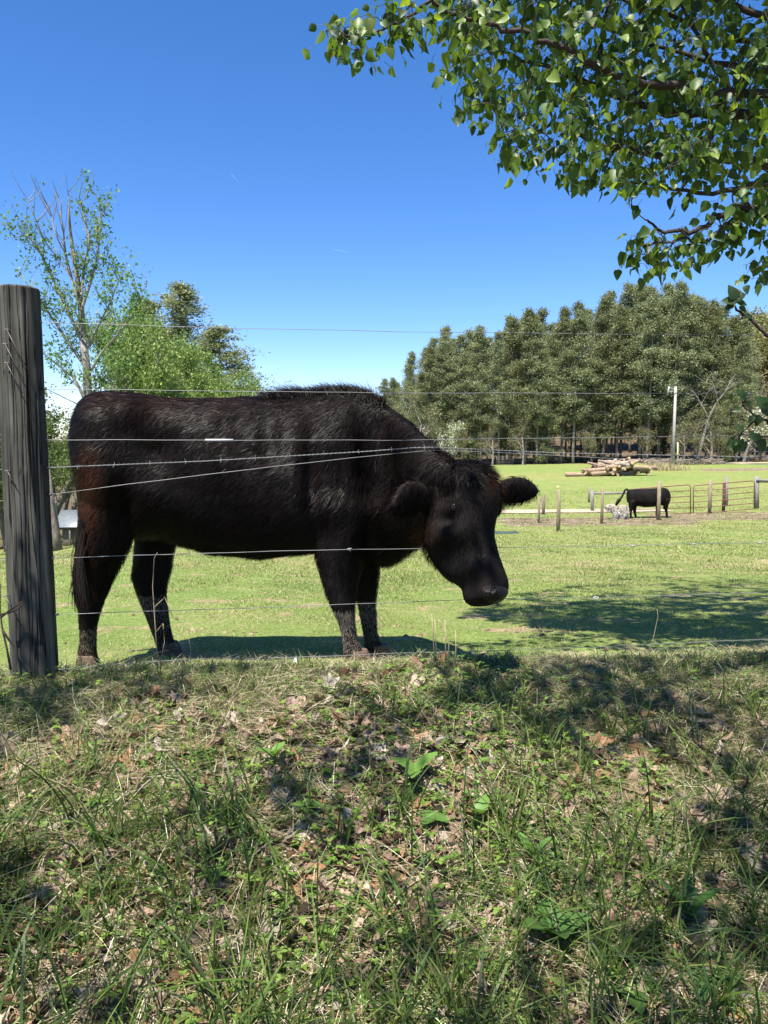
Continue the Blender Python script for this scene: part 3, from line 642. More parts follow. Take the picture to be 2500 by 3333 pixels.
# hair
me = body.data; nv = len(me.vertices); co = np.empty(nv * 3); me.vertices.foreach_get('co', co); co = co.reshape(-1, 3) + CB
me.calc_loop_triangles(); tr = np.empty(len(me.loop_triangles) * 3, int); me.loop_triangles.foreach_get('vertices', tr); tr = tr.reshape(-1, 3)
no = np.empty(nv * 3); me.vertices.foreach_get('normal', no); no = no.reshape(-1, 3)
A_ = co[tr]; ar = np.linalg.norm(np.cross(A_[:, 1] - A_[:, 0], A_[:, 2] - A_[:, 0]), axis=1)
NH = 210000; fi = rng.choice(len(tr), NH, p=ar / ar.sum()); r1, r2 = np.sqrt(rng.random(NH)), rng.random(NH)
bw = np.stack([1 - r1, r1 * (1 - r2), r1 * r2], 1)
HP = (A_[fi] * bw[..., None]).sum(1); HN = (no[tr[fi]] * bw[..., None]).sum(1); HN /= np.linalg.norm(HN, axis=1)[:, None] + 1e-9
def proj(P_):
    f = P_[:, 1] * CP - P_[:, 2] * SP; u = P_[:, 1] * SP + P_[:, 2] * CP
    return 1250 + 2500 * P_[:, 0] / f, 1666.5 - 2500 * u / f
hpx, hpy = proj(HP)
headm = (HP - hd0) @ d_h; ishead = (np.linalg.norm(np.cross(HP - hd0, d_h), axis=1) < .17) & (headm > -.05) & (HP[:, 1] < 2.93)
isear = (np.linalg.norm(HP - (EAR_N[0] + EAR_N[1]) / 2, axis=1) < .085) | ((HP[:, 0] > EAR_F[0][0] + .01) & (np.linalg.norm(HP - (EAR_F[0] + EAR_F[1]) / 2, axis=1) < .11))
leg = HP[:, 2] < -.5
flow = np.tile(np.array([-.75, 0, -.6]), (NH, 1))
sw = vnoise(HP[:, 0] * 1., HP[:, 2] * 1., 7, 51); sw2 = vnoise(HP[:, 0], HP[:, 2] + HP[:, 1], 16, 52)
flow[:, 0] += .55 * sw; flow[:, 2] += .6 * sw2
flow[leg] = (-.15, 0, -1); flow[ishead] = d_h * .9 + np.array([0, 0, -.1])
flow += rng.normal(0, .22, flow.shape)
flow -= HN * (flow * HN).sum(1)[:, None]; flow /= np.linalg.norm(flow, axis=1)[:, None] + 1e-9
ln = rng.uniform(.016, .032, NH); lift = np.full(NH, .38)
top = (HN[:, 2] > .6) & (HP[:, 2] > 0) ; ln[top] *= 1.1
wth = (HN[:, 2] > .7) & (HP[:, 2] > 0) & (hpx > 860) & (hpx < 1260) & (np.abs(HP[:, 1] - CY) < .12); ln[wth] *= rng.uniform(1.2, 2.3, wth.sum()); lift[wth] = 1.6; flow[wth] += rng.normal(0, .4, (wth.sum(), 3))
poll = (hpy < 1560) & (hpx > 1380) & (hpx < 1640); ln[poll] *= 1.35; lift[poll] = .8
belly = (HN[:, 2] < -.3) & (HP[:, 2] < -.3) & (HP[:, 2] > -.6); ln[belly] *= 1.1
ln[leg] *= np.clip((HP[leg, 2] + .98) / .48, .32, .85); 
face = ishead & (headm > .07) & ~isear; ln[face] *= .35; lift[face] = .25
mzl = ishead & (headm > .36); ln[mzl] = .002
ln[isear] *= .85; lift[isear] = .6
dew = (hpx > 1215) & (hpx < 1400) & (hpy > 1640); ln[dew] *= 1.2; lift[dew] = .55
ln *= 1.0 + .4 * vnoise(HP[:, 0], HP[:, 2], 22, 55)
dirn = flow + HN * lift[:, None]; dirn /= np.linalg.norm(dirn, axis=1)[:, None]
# colour: near black, with rusty brown on rump, thigh and forehead, dried mud on the lower legs
base_c = np.array([.0046, .0036, .0034]) * rng.uniform(.4, 2.4, (NH, 1))
brown = np.array([.085, .032, .016])
wb = np.clip(1.1 - np.hypot((hpx - 300) / 60, (hpy - 1600) / 160), 0, 1) * 1.0 + .30 * np.clip(1 - np.hypot((hpx - 560) / 320, (hpy - 1300) / 80), 0, 1) * (vnoise(HP[:, 0], HP[:, 2], 8, 61) + .7)
wb += .7 * np.clip(1 - np.hypot((hpx - 1615) / 45, (hpy - 1590) / 80), 0, 1) + .45 * np.clip(1 - np.hypot((hpx - 1390) / 50, (hpy - 1740) / 60), 0, 1)
wb += .8 * np.clip(1 - np.hypot((hpx - 285) / 40, (hpy - 1880) / 180), 0, 1) + .15 * (rng.random(NH) < .15)
nk = np.clip(1 - np.hypot((hpx - 1400) / 110, (hpy - 1500) / 90), 0, 1)[:, None] * (HN[:, 2] > -.1)[:, None]; base_c = base_c * (1 - nk) + np.array([.035, .029, .026]) * rng.uniform(.4, 1.6, (NH, 1)) * nk  # greyer hairs on the neck top: its sheen painted into the colour
wb = np.clip(wb, 0, 1)[:, None]; hc = base_c * (1 - wb) + brown * rng.uniform(.5, 1.6, (NH, 1)) * wb
mudm = np.clip((-.70 - HP[:, 2]) / .12, 0, 1) * (hpx < 345); mudm = (mudm > 0) & (mudm + .8 * vnoise(HP[:, 0] * 1, HP[:, 2], 55, 71) > .50)
hc[mudm] = np.array([.25, .20, .135]) * rng.uniform(.5, 1.4, (mudm.sum(), 1))
dust = ((HP[:, 2] < -.72) & (hpx > 345)); hc[dust] = hc[dust] * .6 + np.array([.20, .175, .145]) * rng.uniform(.3, 1.3, (dust.sum(), 1))
foot = (HP[:, 2] < -.90) & (vnoise(HP[:, 0], HP[:, 2], 60, 73) > -.1); hc[foot] = np.array([.17, .11, .075]) * rng.uniform(.5, 1.3, (foot.sum(), 1))
s = np.cross(dirn, HN + rng.normal(0, .5, HN.shape)); s /= np.linalg.norm(s, axis=1)[:, None] + 1e-9
wd = rng.uniform(.0005, .0010, NH)[:, None]; droop = np.array([0, 0, -.18])
p0 = HP - HN * .002; p1 = HP + dirn * (ln * .5)[:, None]; p2 = HP + (dirn + flow * .35 + droop) * ln[:, None]
V = np.stack([p0 - s * wd, p0 + s * wd, p1 - s * wd * .8, p1 + s * wd * .8, p2], 1).reshape(-1, 3) - CB
T = (np.arange(NH)[:, None, None] * 5 + np.array([(0, 1, 3), (0, 3, 2), (2, 3, 4)])[None]).reshape(-1, 3)
# strands share the skin's shading direction so the coat catches light as a surface
oc = mk('coat', V, T, M_coat, cow, np.repeat(hc, 5, 0), True)
HNn = HN + flow * (.35 * vnoise(HP[:, 0], HP[:, 2], 30, 91))[:, None] + .55 * np.stack([vnoise(HP[:, 0] + .5 * HP[:, 1], HP[:, 2], 9, 92 + q) for q in range(3)], 1) + rng.normal(0, .15, HN.shape); HNn /= np.linalg.norm(HNn, axis=1)[:, None]
oc.data.normals_split_custom_set_from_vertices(np.repeat(HNn, 5, 0).astype(np.float32).tolist())
# tail
o = MB(); tp = np.array([at(px, py, 3.34) for px, py in [(268, 1345), (256, 1440), (262, 1560), (268, 1660), (266, 1750)]]) - CB
o.tube(tp, [.035, .03, .024, .018, .014], 10, (.008, .007, .007)); o.build('tail', M_coat, cow, True)
o = MB()
for i in range(420):
    a = np.array([267 + random.gauss(0, 6), random.uniform(1690, 1800)]); e_ = np.array([268 + random.gauss(-4, 13), random.uniform(1900, 1995)])
    ph = random.uniform(0, 6); am = random.uniform(2, 7); f = np.linspace(0, 1, 8)
    pts = np.array([at(a[0] * (1 - q) + e_[0] * q + am * math.sin(q * 5 + ph) - 10 * math.sin(q * 3.1), a[1] * (1 - q) + e_[1] * q, 3.15 + .02 * math.sin(ph * 3)) for q in f]) - CB
    c = np.array((.012, .01, .010)) * random.uniform(.5, 2.5) if random.random() < .85 else np.array((.05, .03, .02))
    o.tube(pts, np.linspace(.0016, .0006, 8), 4, c, cap=False)
o.build('tail_tuft', M_coat, cow, True)
# hooves
def hoof(px, py, y):
    c = at(px, py, y); z0 = g(c[0], y) - .004; c = np.array([c[0], y, z0])
    for s in (1, -1):
        rg = [(c + [0.012, s * .021, 0], X3, Y3, .047, .022), (c + [.006, s * .020, .03], X3, Y3, .041, .020), (c + [-.004, s * .019, .065], X3, Y3, .033, .018)]
        V, T = loft(smooth_rings(rg), 14); o = MB(); o.add(V - CB, T, (.13, .085, .06)); o.build('hoof', M_hoof, cow, True)
hoof(286, 2172, 3.22); hoof(556, 2150, 3.54); hoof(1172, 2170, 3.22); hoof(1240, 2170, 3.40)
# eye, nostrils, mouth line
M_eye = vc_mat('wet_dark', .18, .5, 0); M_nose = vc_mat('wet_muzzle', .38, .3, 0, noise=.3, nscale=90, bump=.5, bscale=150)
for s in (1, -1):
    V, T = blob(eyc + n_f * .046 + s_f * s * .109 + d_h * .016 - CB, (d_h, n_f, s_f), (.017, .016, .014)); o = MB(); o.add(V, T, (.008, .006, .005)); o.build('eye', M_eye, cow, True)
V, T = blob(muz + n_f * .042 + d_h * .014 + s_f * .008 - CB, (d_h, n_f, s_f), (.036, .042, .060)); o = MB(); o.add(V, T, (.007, .005, .005)); o.build('nose_pad', M_nose, cow, True)
for s in (1, -1):
    V, T = blob(muz + n_f * (.073 if s > 0 else .050) + s_f * (.008 + s * (.040 if s > 0 else .034)) + d_h * .020 - CB, ((d_h + s_f * s * .5) / 1.118, n_f, s_f), (.017, .016, .011)); o = MB(); o.add(V, T, (.001, .001, .001)); o.build('nostril', M_nose, cow, True)
tu = MB()
for a, b_ in (((400, 1738), (408, 1768)), ((425, 1740), (430, 1762))): pass
tw = MB(); c = at(1620, 1960, 2.62)
for i in range(5): tw.tube([c + rng.normal(0, .008, 3), c + rng.normal(0, .012, 3) + [0, 0, -.01]], .0012, 4, (.1, .08, .05))
tw.tube([c, at(1598, 2000, 2.62)], .0008, 4, (.12, .1, .06)); V, T, Cc = tw.arr(); o = mk('grass_wisp', V, T, M_straw, None, Cc); tag(o, 'wisp of dry grass hanging from the lips of the near cow', 'grass wisp')

# ------------------------------------------------------------------ overhanging pear tree
def cr_spline(P_, sub=5):
    P_ = np.asarray(P_, float); out = []; n = len(P_)
    for i in range(n - 1):
        p0, p1, p2, p3 = P_[max(i - 1, 0)], P_[i], P_[i + 1], P_[min(i + 2, n - 1)]
        for s in range(sub):
            t = s / sub; out.append(.5 * (2 * p1 + (p2 - p0) * t + (2 * p0 - 5 * p1 + 4 * p2 - p3) * t * t + (3 * p1 - p0 - 3 * p2 + p3) * t ** 3))
    out.append(P_[-1]); return np.array(out)
TB = np.array([3.6, 2.9, g(3.6, 2.9)])
pear = empty('pear_tree', TB, 'leafy green pear tree whose branches hang into the picture from the upper right', 'tree')
wood_b = MB(); nodes = []; nrad = []
BC = (.055, .042, .036)
def add_branch(P_, r0, r1, k=7, sub=6, wob=.012):
    Q_ = cr_spline(P_, sub); Q_[1:-1] += rng.normal(0, wob * .4, (len(Q_) - 2, 3)); rr = np.linspace(r0, r1, len(Q_))
    wood_b.tube(Q_ - TB, rr, k, np.array(BC) * random.uniform(.8, 1.3), rough=.15)
    for q, r in zip(Q_, rr): nodes.append(q); nrad.append(r)
    return Q_
fork = TB + [-.1, 0, 1.75]
add_branch([TB - [0, 0, .1], TB + [.02, 0, .8], fork], .15, .11, 14)
add_branch([fork, TB + [-.2, 0, 3.2], TB + [-.4, -.2, 4.6], TB + [-.3, -.3, 6]], .1, .02, 8)
add_branch([fork - [0, 0, .1], np.array([2.7, 2.9, 1.05]), at(2500, 312, 3.0), at(2350, 305, 2.98), at(2200, 283, 2.95), at(2060, 265, 2.92), at(1950, 222, 2.9), at(1870, 170, 2.88), at(1760, 125, 2.86), at(1620, 85, 2.84), at(1480, 45, 2.82), at(1400, 8, 2.8), at(1330, 55, 2.78), at(1210, 108, 2.76), at(1100, 112, 2.75)], .019, .003, 8)
add_branch([fork - [0, 0, .3], np.array([2.6, 3.3, .95]), at(2500, 395, 3.4), at(2300, 375, 3.4), at(2120, 350, 3.38), at(1950, 285, 3.36), at(1800, 225, 3.3), at(1620, 165, 3.3)], .03, .005)
add_branch([fork - [0, 0, .4], np.array([2.6, 3.6, .7]), at(2500, 545, 3.6), at(2330, 520, 3.6), at(2100, 500, 3.55), at(1950, 470, 3.5), at(1800, 400, 3.5), at(1700, 480, 3.45)], .028, .004)
add_branch([fork - [0, 0, .5], np.array([2.5, 3.0, .65]), at(2500, 690, 2.9), at(2370, 690, 2.9), at(2260, 750, 2.86), at(2150, 752, 2.84), at(2100, 715, 2.82)], .02, .003)
add_branch([at(2430, 690, 2.9), at(2350, 740, 2.9), at(2300, 785, 2.88), at(2200, 780, 2.85), at(2100, 800, 2.82)], .008, .003)
for i, (a, b_) in enumerate([((2500, 150), (1700, -150)), ((2500, 230), (1900, 60)), ((2500, 60), (2000, -200)), ((2500, 600), (2050, 590)), ((2400, 330), (2180, -60)), ((2080, 270), (1960, 560)), ((1940, 220), (1990, -80)), ((2330, 420), (2180, 650))]):
    ya = random.uniform(3, 3.9); add_branch([at(*a, ya), at((a[0] + b_[0]) / 2, (a[1] + b_[1]) / 2 + 30, ya), at(*b_, ya + .1)], .014, .004)
# the limbs above and behind the camera
for tgt in ([-.5, .6, 2.6], [-1.8, .2, 2.7], [.6, -.6, 2.9], [1.2, .9, 2.6], [-.9, -1.2, 3.0], [2.2, .2, 2.6], [2.0, 4.2, 3.2], [1.4, 5.2, 3.0], [3.0, 5.6, 2.6], [2.4, -1.4, 2.6], [.6, 1.2, 2.7]):
    tgt = np.array(tgt); st = TB + [-.15, 0, random.uniform(1.9, 2.8)]
    add_branch([st, st * .55 + tgt * .45 + [0, 0, .35], tgt], .035, .006)
def inpoly(px, py, poly):
    c = False; j = len(poly) - 1
    for i in range(len(poly)):
        if (poly[i][1] > py) != (poly[j][1] > py) and px < (poly[j][0] - poly[i][0]) * (py - poly[i][1]) / (poly[j][1] - poly[i][1]) + poly[i][0]: c = not c
        j = i
    return c
MAINP = [(1400, -60), (1450, 60), (1450, 190), (1465, 280), (1500, 370), (1560, 370), (1620, 430), (1640, 540), (1680, 560), (1760, 510), (1840, 540), (1880, 620), (1920, 620), (1960, 590), (2050, 620), (2110, 630), (2170, 560), (2210, 640), (2260, 660), (2310, 620), (2420, 650), (2620, 660), (2620, -60)]
LEFTP = [(1050, 95), (1110, 85), (1200, 30), (1300, 20), (1330, -40), (1420, -40), (1385, 80), (1370, 120), (1250, 130), (1190, 180), (1150, 190), (1110, 150), (1050, 130)]
CLP = [(2030, 800), (2100, 740), (2200, 770), (2330, 730), (2320, 790), (2220, 840), (2150, 880), (2040, 840)]
RLP = [(2420, 850), (2500, 830), (2620, 830), (2620, 890), (2440, 890)]
anch = []
def fill(poly, n, y0, y1):
    xs = [p[0] for p in poly]; ys = [p[1] for p in poly]; k = 0
    while k < n:
        a, b_ = random.uniform(min(xs), max(xs)), random.uniform(min(ys), max(ys))
        if inpoly(a, b_, poly): anch.append(at(a, b_, random.uniform(y0, y1))); k += 1
fill(MAINP, 730, 2.6, 4.3); fill(LEFTP, 26, 2.7, 2.85); fill(CLP, 24, 2.75, 2.95); fill(RLP, 9, 2.8, 3.0)
for i in range(22): anch.append(at(random.uniform(2330, 2520), random.uniform(640, 780), 2.9))
def shade_ok(p):
    up = p[2] / max(p[1], .05)
    return p[1] < .1 or up > .60
k = 0
while k < 420:
    p = np.array([random.uniform(-2.6, 3.4), random.uniform(-1.6, 1.6), random.uniform(1.7, 3.3)])
    v = 1.7 * vnoise(p[0], p[1], 2.6, 81) + .10 * p[0] + random.uniform(-.2, .2)
    if shade_ok(p) and v > .0: anch.append(p); k += 1
k = 0
while k < 500:
    p = np.array([random.uniform(.7, 3.9) , random.uniform(2.4, 6.2), random.uniform(1.7, 3.9)])
    if p[0] < 1.0 + .25 * (p[1] - 2.4) + random.uniform(-.3, .3): continue
    if p[2] / p[1] > .60 : anch.append(p); k += 1
SH = [(1480, 2010), (1600, 1965), (1750, 1925), (2050, 1880), (2500, 1862), (2700, 1862), (2700, 2085), (1900, 2075), (1650, 2060), (1700, 2020)]
k = 0
while k < 1150:
    a, b_ = random.uniform(1480, 2700), random.uniform(1862, 2085)
    if not inpoly(a, b_, SH) or (b_ > 1990 and vnoise(a * .01, b_ * .03, 1.6, 83) < -.1): continue
    yq = yg(a, b_, 3.2, 12); q_ = at(a, b_, yq); up_ = random.uniform(3.0, 5.8); p = q_ - np.array(SUN_T) / abs(SUN_T.z) * up_
    if p[2] / p[1] > .62: anch.append(p); k += 1
k = 0
while k < 740:
    xg, y_ = random.uniform(-2.0, 2.4), random.uniform(1.2, 3.0)
    if vnoise(xg, y_, 3.4, 85) + .16 * xg + .25 * (y_ > 2.35) * (xg > -.2) + random.uniform(-.15, .15) < .0: continue
    up_ = random.uniform(2.7, 4.2); p = np.array([xg, y_, g(xg, y_)]) - np.array(SUN_T) / abs(SUN_T.z) * up_
    if shade_ok(p) and p[2] > 1.6: anch.append(p); k += 1
nodes_a = np.array(nodes)
order = np.argsort([np.min(np.linalg.norm(nodes_a - a, axis=1)) for a in anch])
leafV = []; 
def pear_leaf(mb_, P, ax, nrm, l, w, c):
    ax = ax / np.linalg.norm(ax); nrm = nrm - ax * nrm.dot(ax); nrm /= np.linalg.norm(nrm) + 1e-9; sd = np.cross(ax, nrm)
    u = np.array([0, .10, .30, .58, .82, 1.0]); hw = np.array([.06, .40, .50, .38, .19, 0]); cz = -.18 * u * u; wv = random.uniform(-.05, .05)
    Vm = [P + ax * l * uu + nrm * l * z for uu, z in zip(u, cz)]
    Vl = [P + ax * l * uu + nrm * (l * z + w * h_ * .38) + sd * w * h_ for uu, z, h_ in zip(u[:5], cz + [0, wv, -wv, wv, 0, 0], hw)]
    Vr = [P + ax * l * uu + nrm * (l * z + w * h_ * .38) - sd * w * h_ for uu, z, h_ in zip(u[:5], cz + [0, -wv, wv, -wv, 0, 0], hw)]
    T = []
    for i in range(4): T += [(i, i + 1, 7 + i), (i, 7 + i, 6 + i), (i, 11 + i, 12 + i), (i, 12 + i, i + 1)]
    T += [(4, 5, 10), (4, 15, 5)]
    mb_.add(np.array(Vm + Vl + Vr), T, c)
lv = MB()
LC = [(.038, .075, .017), (.055, .10, .02), (.025, .052, .015), (.08, .135, .028), (.13, .19, .035)]
def sprig(p, back, n, l0=.044):
    if p[2] / max(p[1], .05) > .6: l0 = .075 if p[1] > 2 else .06
    for q in range(n):
        a = random.uniform(0, 6.283); out = np.array([math.cos(a), math.sin(a), random.uniform(-1.5, .35)]) + .4 * back
        st = p + rng.normal(0, .028, 3); tipd = out / np.linalg.norm(out); pe = st + tipd * random.uniform(.015, .04)
        wood_b.tube(np.array([st, pe]) - TB, [.0010, .0008], 3, (.10, .14, .04), cap=False)
        l = l0 * random.uniform(.5, 1.25); nr = np.array([random.gauss(0, .7), random.gauss(0, .7), random.uniform(.1, 1)])
        dd = tipd + np.array([0, 0, -.75]) + rng.normal(0, .25, 3)
        pear_leaf(lv, pe - TB, dd, nr, l, l * random.uniform(.72, .9), np.array(random.choice(LC)) * random.uniform(.75, 1.25))
for oi in order:
    p = anch[oi]; na = np.array(nodes[-3000:]) if len(nodes) > 3000 else np.array(nodes)
    off = max(0, len(nodes) - 3000); dist = np.linalg.norm(na - p, axis=1); dist[dist < .04] = .5; j = int(np.argmin(dist)); s0 = na[j]; dlen = dist[j]
    midp = (s0 + p) / 2 + rng.normal(0, .04 * dlen + .008, 3) + [0, 0, .06 * dlen]
    r0 = min(nrad[off + j] * .7, .0022 + .009 * dlen); Q_ = cr_spline([s0, midp, p], 3); rr = np.linspace(r0, .0016, len(Q_))
    wood_b.tube(Q_ - TB, rr, 4, BC, cap=False)
    for q, r in zip(Q_[2:], rr[2:]): nodes.append(q); nrad.append(r)
    sprig(p, (p - s0) / (dlen + 1e-6), random.randint(4, 7))
    if dlen > .12: sprig(Q_[4] if len(Q_) > 4 else midp, np.zeros(3), 2)
# two low twigs at the right edge
def twig_branch(pts, y_, r0, lv_pts):
    Q_ = np.array([at(px, py, y_) for px, py in pts]); add_branch(Q_, r0, .002, 6, 4, .004)
    for px, py, dx, dy, s_ in lv_pts:
        ax = at(px + dx, py + dy, y_) - at(px, py, y_); pear_leaf(lv, at(px, py, y_ - .01) - TB, ax, np.array([random.gauss(0, .3), -1, .5]), s_, s_ * .8, np.array(LC[2]))
add_branch([fork - [0, 0, .6], np.array([2.3, 2.75, .5]), at(2620, 1160, 2.7), at(2500, 1100, 2.65)], .02, .007)
twig_branch([(2500, 1095), (2470, 1065), (2430, 1030), (2395, 1005), (2392, 985), (2395, 960)], 2.65, .0065, [(2392, 975, -15, -45, .055), (2395, 970, 45, -20, .04), (2398, 985, 40, 5, .04), (2390, 982, -45, -5, .045), (2390, 985, -30, 20, .035), (2405, 1000, 30, 15, .035), (2425, 1028, 30, 5, .03), (2395, 985, 10, -40, .05), (2385, 990, -35, 30, .03)])
twig_branch([(2430, 1030), (2415, 1038), (2398, 1044)], 2.65, .003, []); twig_branch([(2440, 1035), (2447, 1025), (2453, 1020)], 2.65, .003, [])
twig_branch([(2480, 1070), (2482, 1055), (2478, 1048)], 2.65, .004, [])
add_branch([np.array([2.3, 2.75, .5]), at(2640, 1420, 2.7), at(2500, 1372, 2.62)], .012, .006)
twig_branch([(2560, 1375), (2500, 1368), (2460, 1355), (2420, 1320), (2428, 1300), (2440, 1285)], 2.62, .0055, [(2410, 1332, -45, 8, .03), (2425, 1300, -15, -20, .045), (2470, 1352, -10, 45, .04), (2500, 1330, -30, -35, .06), (2490, 1350, 30, -15, .06), (2440, 1320, 12, -20, .02), (2480, 1345, 40, -40, .055), (2455, 1355, -30, 35, .03), (2460, 1350, 10, 30, .04)])
twig_branch([(2460, 1358), (2440, 1385), (2412, 1412), (2395, 1430), (2368, 1432)], 2.62, .004, [(2400, 1432, -5, 45, .05), (2405, 1432, 20, 35, .045), (2395, 1430, -25, 20, .04), (2450, 1420, 40, 30, .05), (2440, 1425, 55, -5, .045), (2420, 1400, -20, -15, .03), (2470, 1430, 15, 35, .05)])
twig_branch([(2560, 1430), (2500, 1422), (2440, 1415), (2412, 1412)], 2.62, .005, [])
twig_branch([(2412, 1333), (2385, 1332), (2372, 1331)], 2.62, .002, [])
wood_b.build('trunk', M_twig, pear, True); lv.build('crown', M_leaf, pear, False)

# ------------------------------------------------------------------ far trees
def foliage(mb_, P, size, cols, flat=.0, wts=None):
    n = len(P); a = rng.normal(size=(n, 3)); b_ = rng.normal(size=(n, 3)); a[:, 2] *= (1 - flat); b_[:, 2] *= (1 - flat)
    a /= np.linalg.norm(a, axis=1)[:, None]; b_ /= np.linalg.norm(b_, axis=1)[:, None]
    s_ = size * rng.uniform(.5, 1.3, (n, 1)); V = np.stack([P - a * s_ * .5, P + a * s_ * .5, P + b_ * s_ * .8], 1).reshape(-1, 3)
    c = pick(n, cols, wts or [1] * len(cols)); mb_.add(V, np.arange(3 * n).reshape(-1, 3), np.repeat(c, 3, 0))
PINE = [(.17, .20, .11), (.24, .265, .15), (.12, .145, .08), (.31, .33, .20)]
def pine_proto(H, cb, width, seed, pw=1.3, cols=PINE, nb=92, name='pine_tree', size=.21, droop=-.1, bark=(.22, .19, .16), per=250):
    r = random.Random(seed); e = bpy.data.objects.new(name, None); COL.objects.link(e)
    t = MB(); f = np.linspace(0, 1, 12); P_ = np.stack([.25 * np.sin(f * 3 + seed), .2 * np.cos(f * 2.5 + seed) - .2, f * H - .4], 1)
    t.tube(P_, .19 * (1 - .85 * f) + .02, 8, bark)
    cr_ = MB()
    for i in range(nb):
        q = cb + (1 - cb) * (i + r.random()) / nb; z = q * H; fr = (q - cb) / (1 - cb)
        sh = (min(1, .5 + 2.0 * fr) * (1 - fr ** pw) ** .8 + .04) * width * r.uniform(.45, 1.25); a = r.uniform(0, 6.283)
        if r.random() < .06: continue
        st = np.array([np.interp(z, P_[:, 2], P_[:, 0]), np.interp(z, P_[:, 2], P_[:, 1]), z]); up = r.uniform(.0, .45) * (.3 + fr) + droop
        en = st + np.array([math.cos(a) * sh, math.sin(a) * sh, up * sh]); m_ = (st + en) / 2 + [0, 0, -.06 * sh]
        t.tube([st, m_, en], [.035, .022, .01], 3, bark, cap=False)
        k = int(per * r.uniform(.7, 1.2)); u = rng.random(k) ** .65; u = .3 + .75 * u
        base = st + (en - st) * u[:, None]; cl = rng.integers(0, 6, k); offs = rng.normal(0, 1, (6, 3)) * [.34 * sh * .6, .34 * sh * .6, .20 * sh * .6]
        P2 = base + offs[cl] * u[:, None] + rng.normal(0, 1, (k, 3)) * [.32, .32, .20]
        foliage(cr_, P2, size, [np.array(c_) * r.uniform(.75, 1.25) for c_ in cols], .35)
    for i in range(10):                      # dead lower limbs
        z = r.uniform(.12, cb) * H; a = r.uniform(0, 6.283); sh = width * r.uniform(.3, .7); t.tube([(P_[3][0] * .5, 0, z), (math.cos(a) * sh, math.sin(a) * sh, z + r.uniform(-.4, .3))], [.025, .008], 3, (.16, .14, .12), cap=False)
    t.build('trunk', M_bark, e, True); cr_.build('crown', M_far_leaf, e); return e
def grow(t, tips, p, d, ln_, r, lvl, maxl, rr, up=.25, nb=(2, 4), spread=.6, bark=(.13, .12, .10), leafy=None):
    n = 5; pts = [p]; dd = np.array(d, float)
    for i in range(n):
        dd = dd + np.array([rr.gauss(0, .10), rr.gauss(0, .10), rr.gauss(0, .05) + up * .12]); dd /= np.linalg.norm(dd); pts.append(pts[-1] + dd * ln_ / n)
    r1 = r * .45; t.tube(pts, np.linspace(r, r1, n + 1), 7 if lvl == 0 else 4 if lvl < 2 else 3, bark, cap=False)
    if lvl >= maxl - 1: tips.extend(pts[1:])
    if lvl < maxl:
        k = rr.randint(*nb) + (2 if lvl == 0 else 0)
        for i in range(k):
            q = rr.uniform(.25 if lvl == 0 else .15, 1); j = min(int(q * n), n - 1); st = pts[j] + (pts[j + 1] - pts[j]) * (q * n - j); a = rr.uniform(0, 6.283)
            o_ = np.array([math.cos(a), math.sin(a), .0]); nd = dd * (1 - spread * .5) + o_ * spread * rr.uniform(.6, 1.1) + [0, 0, up]; nd /= np.linalg.norm(nd)
            grow(t, tips, st, nd, ln_ * rr.uniform(.45, .72) * (1.1 - .35 * q), r * (.5 - .2 * q), lvl + 1, maxl, rr, up, nb, spread, bark)
def leaf_tree(name, H, seed, cols, dens, size, spread=.75, up=.25, r0=.16, maxl=4, nb=(3, 4), jit=.25, bark=(.13, .12, .10), stem=.55):
    rr = random.Random(seed); e = bpy.data.objects.new(name, None); COL.objects.link(e); t = MB(); tips = []
    grow(t, tips, np.array([0, 0, -.3]), (rr.gauss(0, .05), rr.gauss(0, .05), 1), H * stem, r0, 0, maxl, rr, up, nb, spread, bark)
    V, T, Cc = t.arr(); k = H / V[:, 2].max(); V = V * [k, k, k]; mk('trunk', V, T, M_bark, e, Cc, True)
    tips = np.array(tips) * k; cr_ = MB(); n = int(dens)
    if n: P_ = tips[rng.integers(0, len(tips), n)] + rng.normal(0, jit, (n, 3)); foliage(cr_, P_, size, cols, .1); cr_.build('crown', M_far_leaf, e)
    return e
protos = [pine_proto(22, .30, 3.0, 1, 1.6), pine_proto(23, .46, 3.2, 2, 2.2), pine_proto(20, .16, 3.0, 3, 1.3, [(.17, .185, .10), (.22, .235, .125), (.13, .145, .075)]), pine_proto(21, .28, 3.2, 4), pine_proto(18, .04, 3.8, 5, 1.5, [(.19, .215, .11), (.26, .28, .14), (.14, .165, .085)])]
used = [False] * 5
PL = 'tall dark green pine standing in the dense wood across the pasture'
top_px = [(1240, 1240), (1300, 1180), (1380, 1130), (1450, 1080), (1560, 1060), (1640, 1040), (1720, 1010), (1800, 990), (1900, 975), (1980, 945), (2060, 915), (2140, 925), (2230, 925), (2320, 955), (2380, 985), (2440, 1060), (2520, 1120)]
def put_tree(e, px, y, H_target, H_proto, first, lab, cat, grp):
    o = e if first else copy_tree(e); x = at(px, 1500, y)[0]; s_ = H_target / H_proto
    o.location = (x, y, g(x, y)); o.scale = (s_ * random.uniform(.85, 1.1), s_ * random.uniform(.85, 1.1), s_); o.rotation_euler = (0, 0, random.uniform(0, 6.28)); tag(o, lab, cat, grp); return o
HP_ = [22, 23, 20, 21, 18]
rows = [(88, 28, 1.0), (93, 26, .98), (99, 22, .97), (112, 18, .95)]
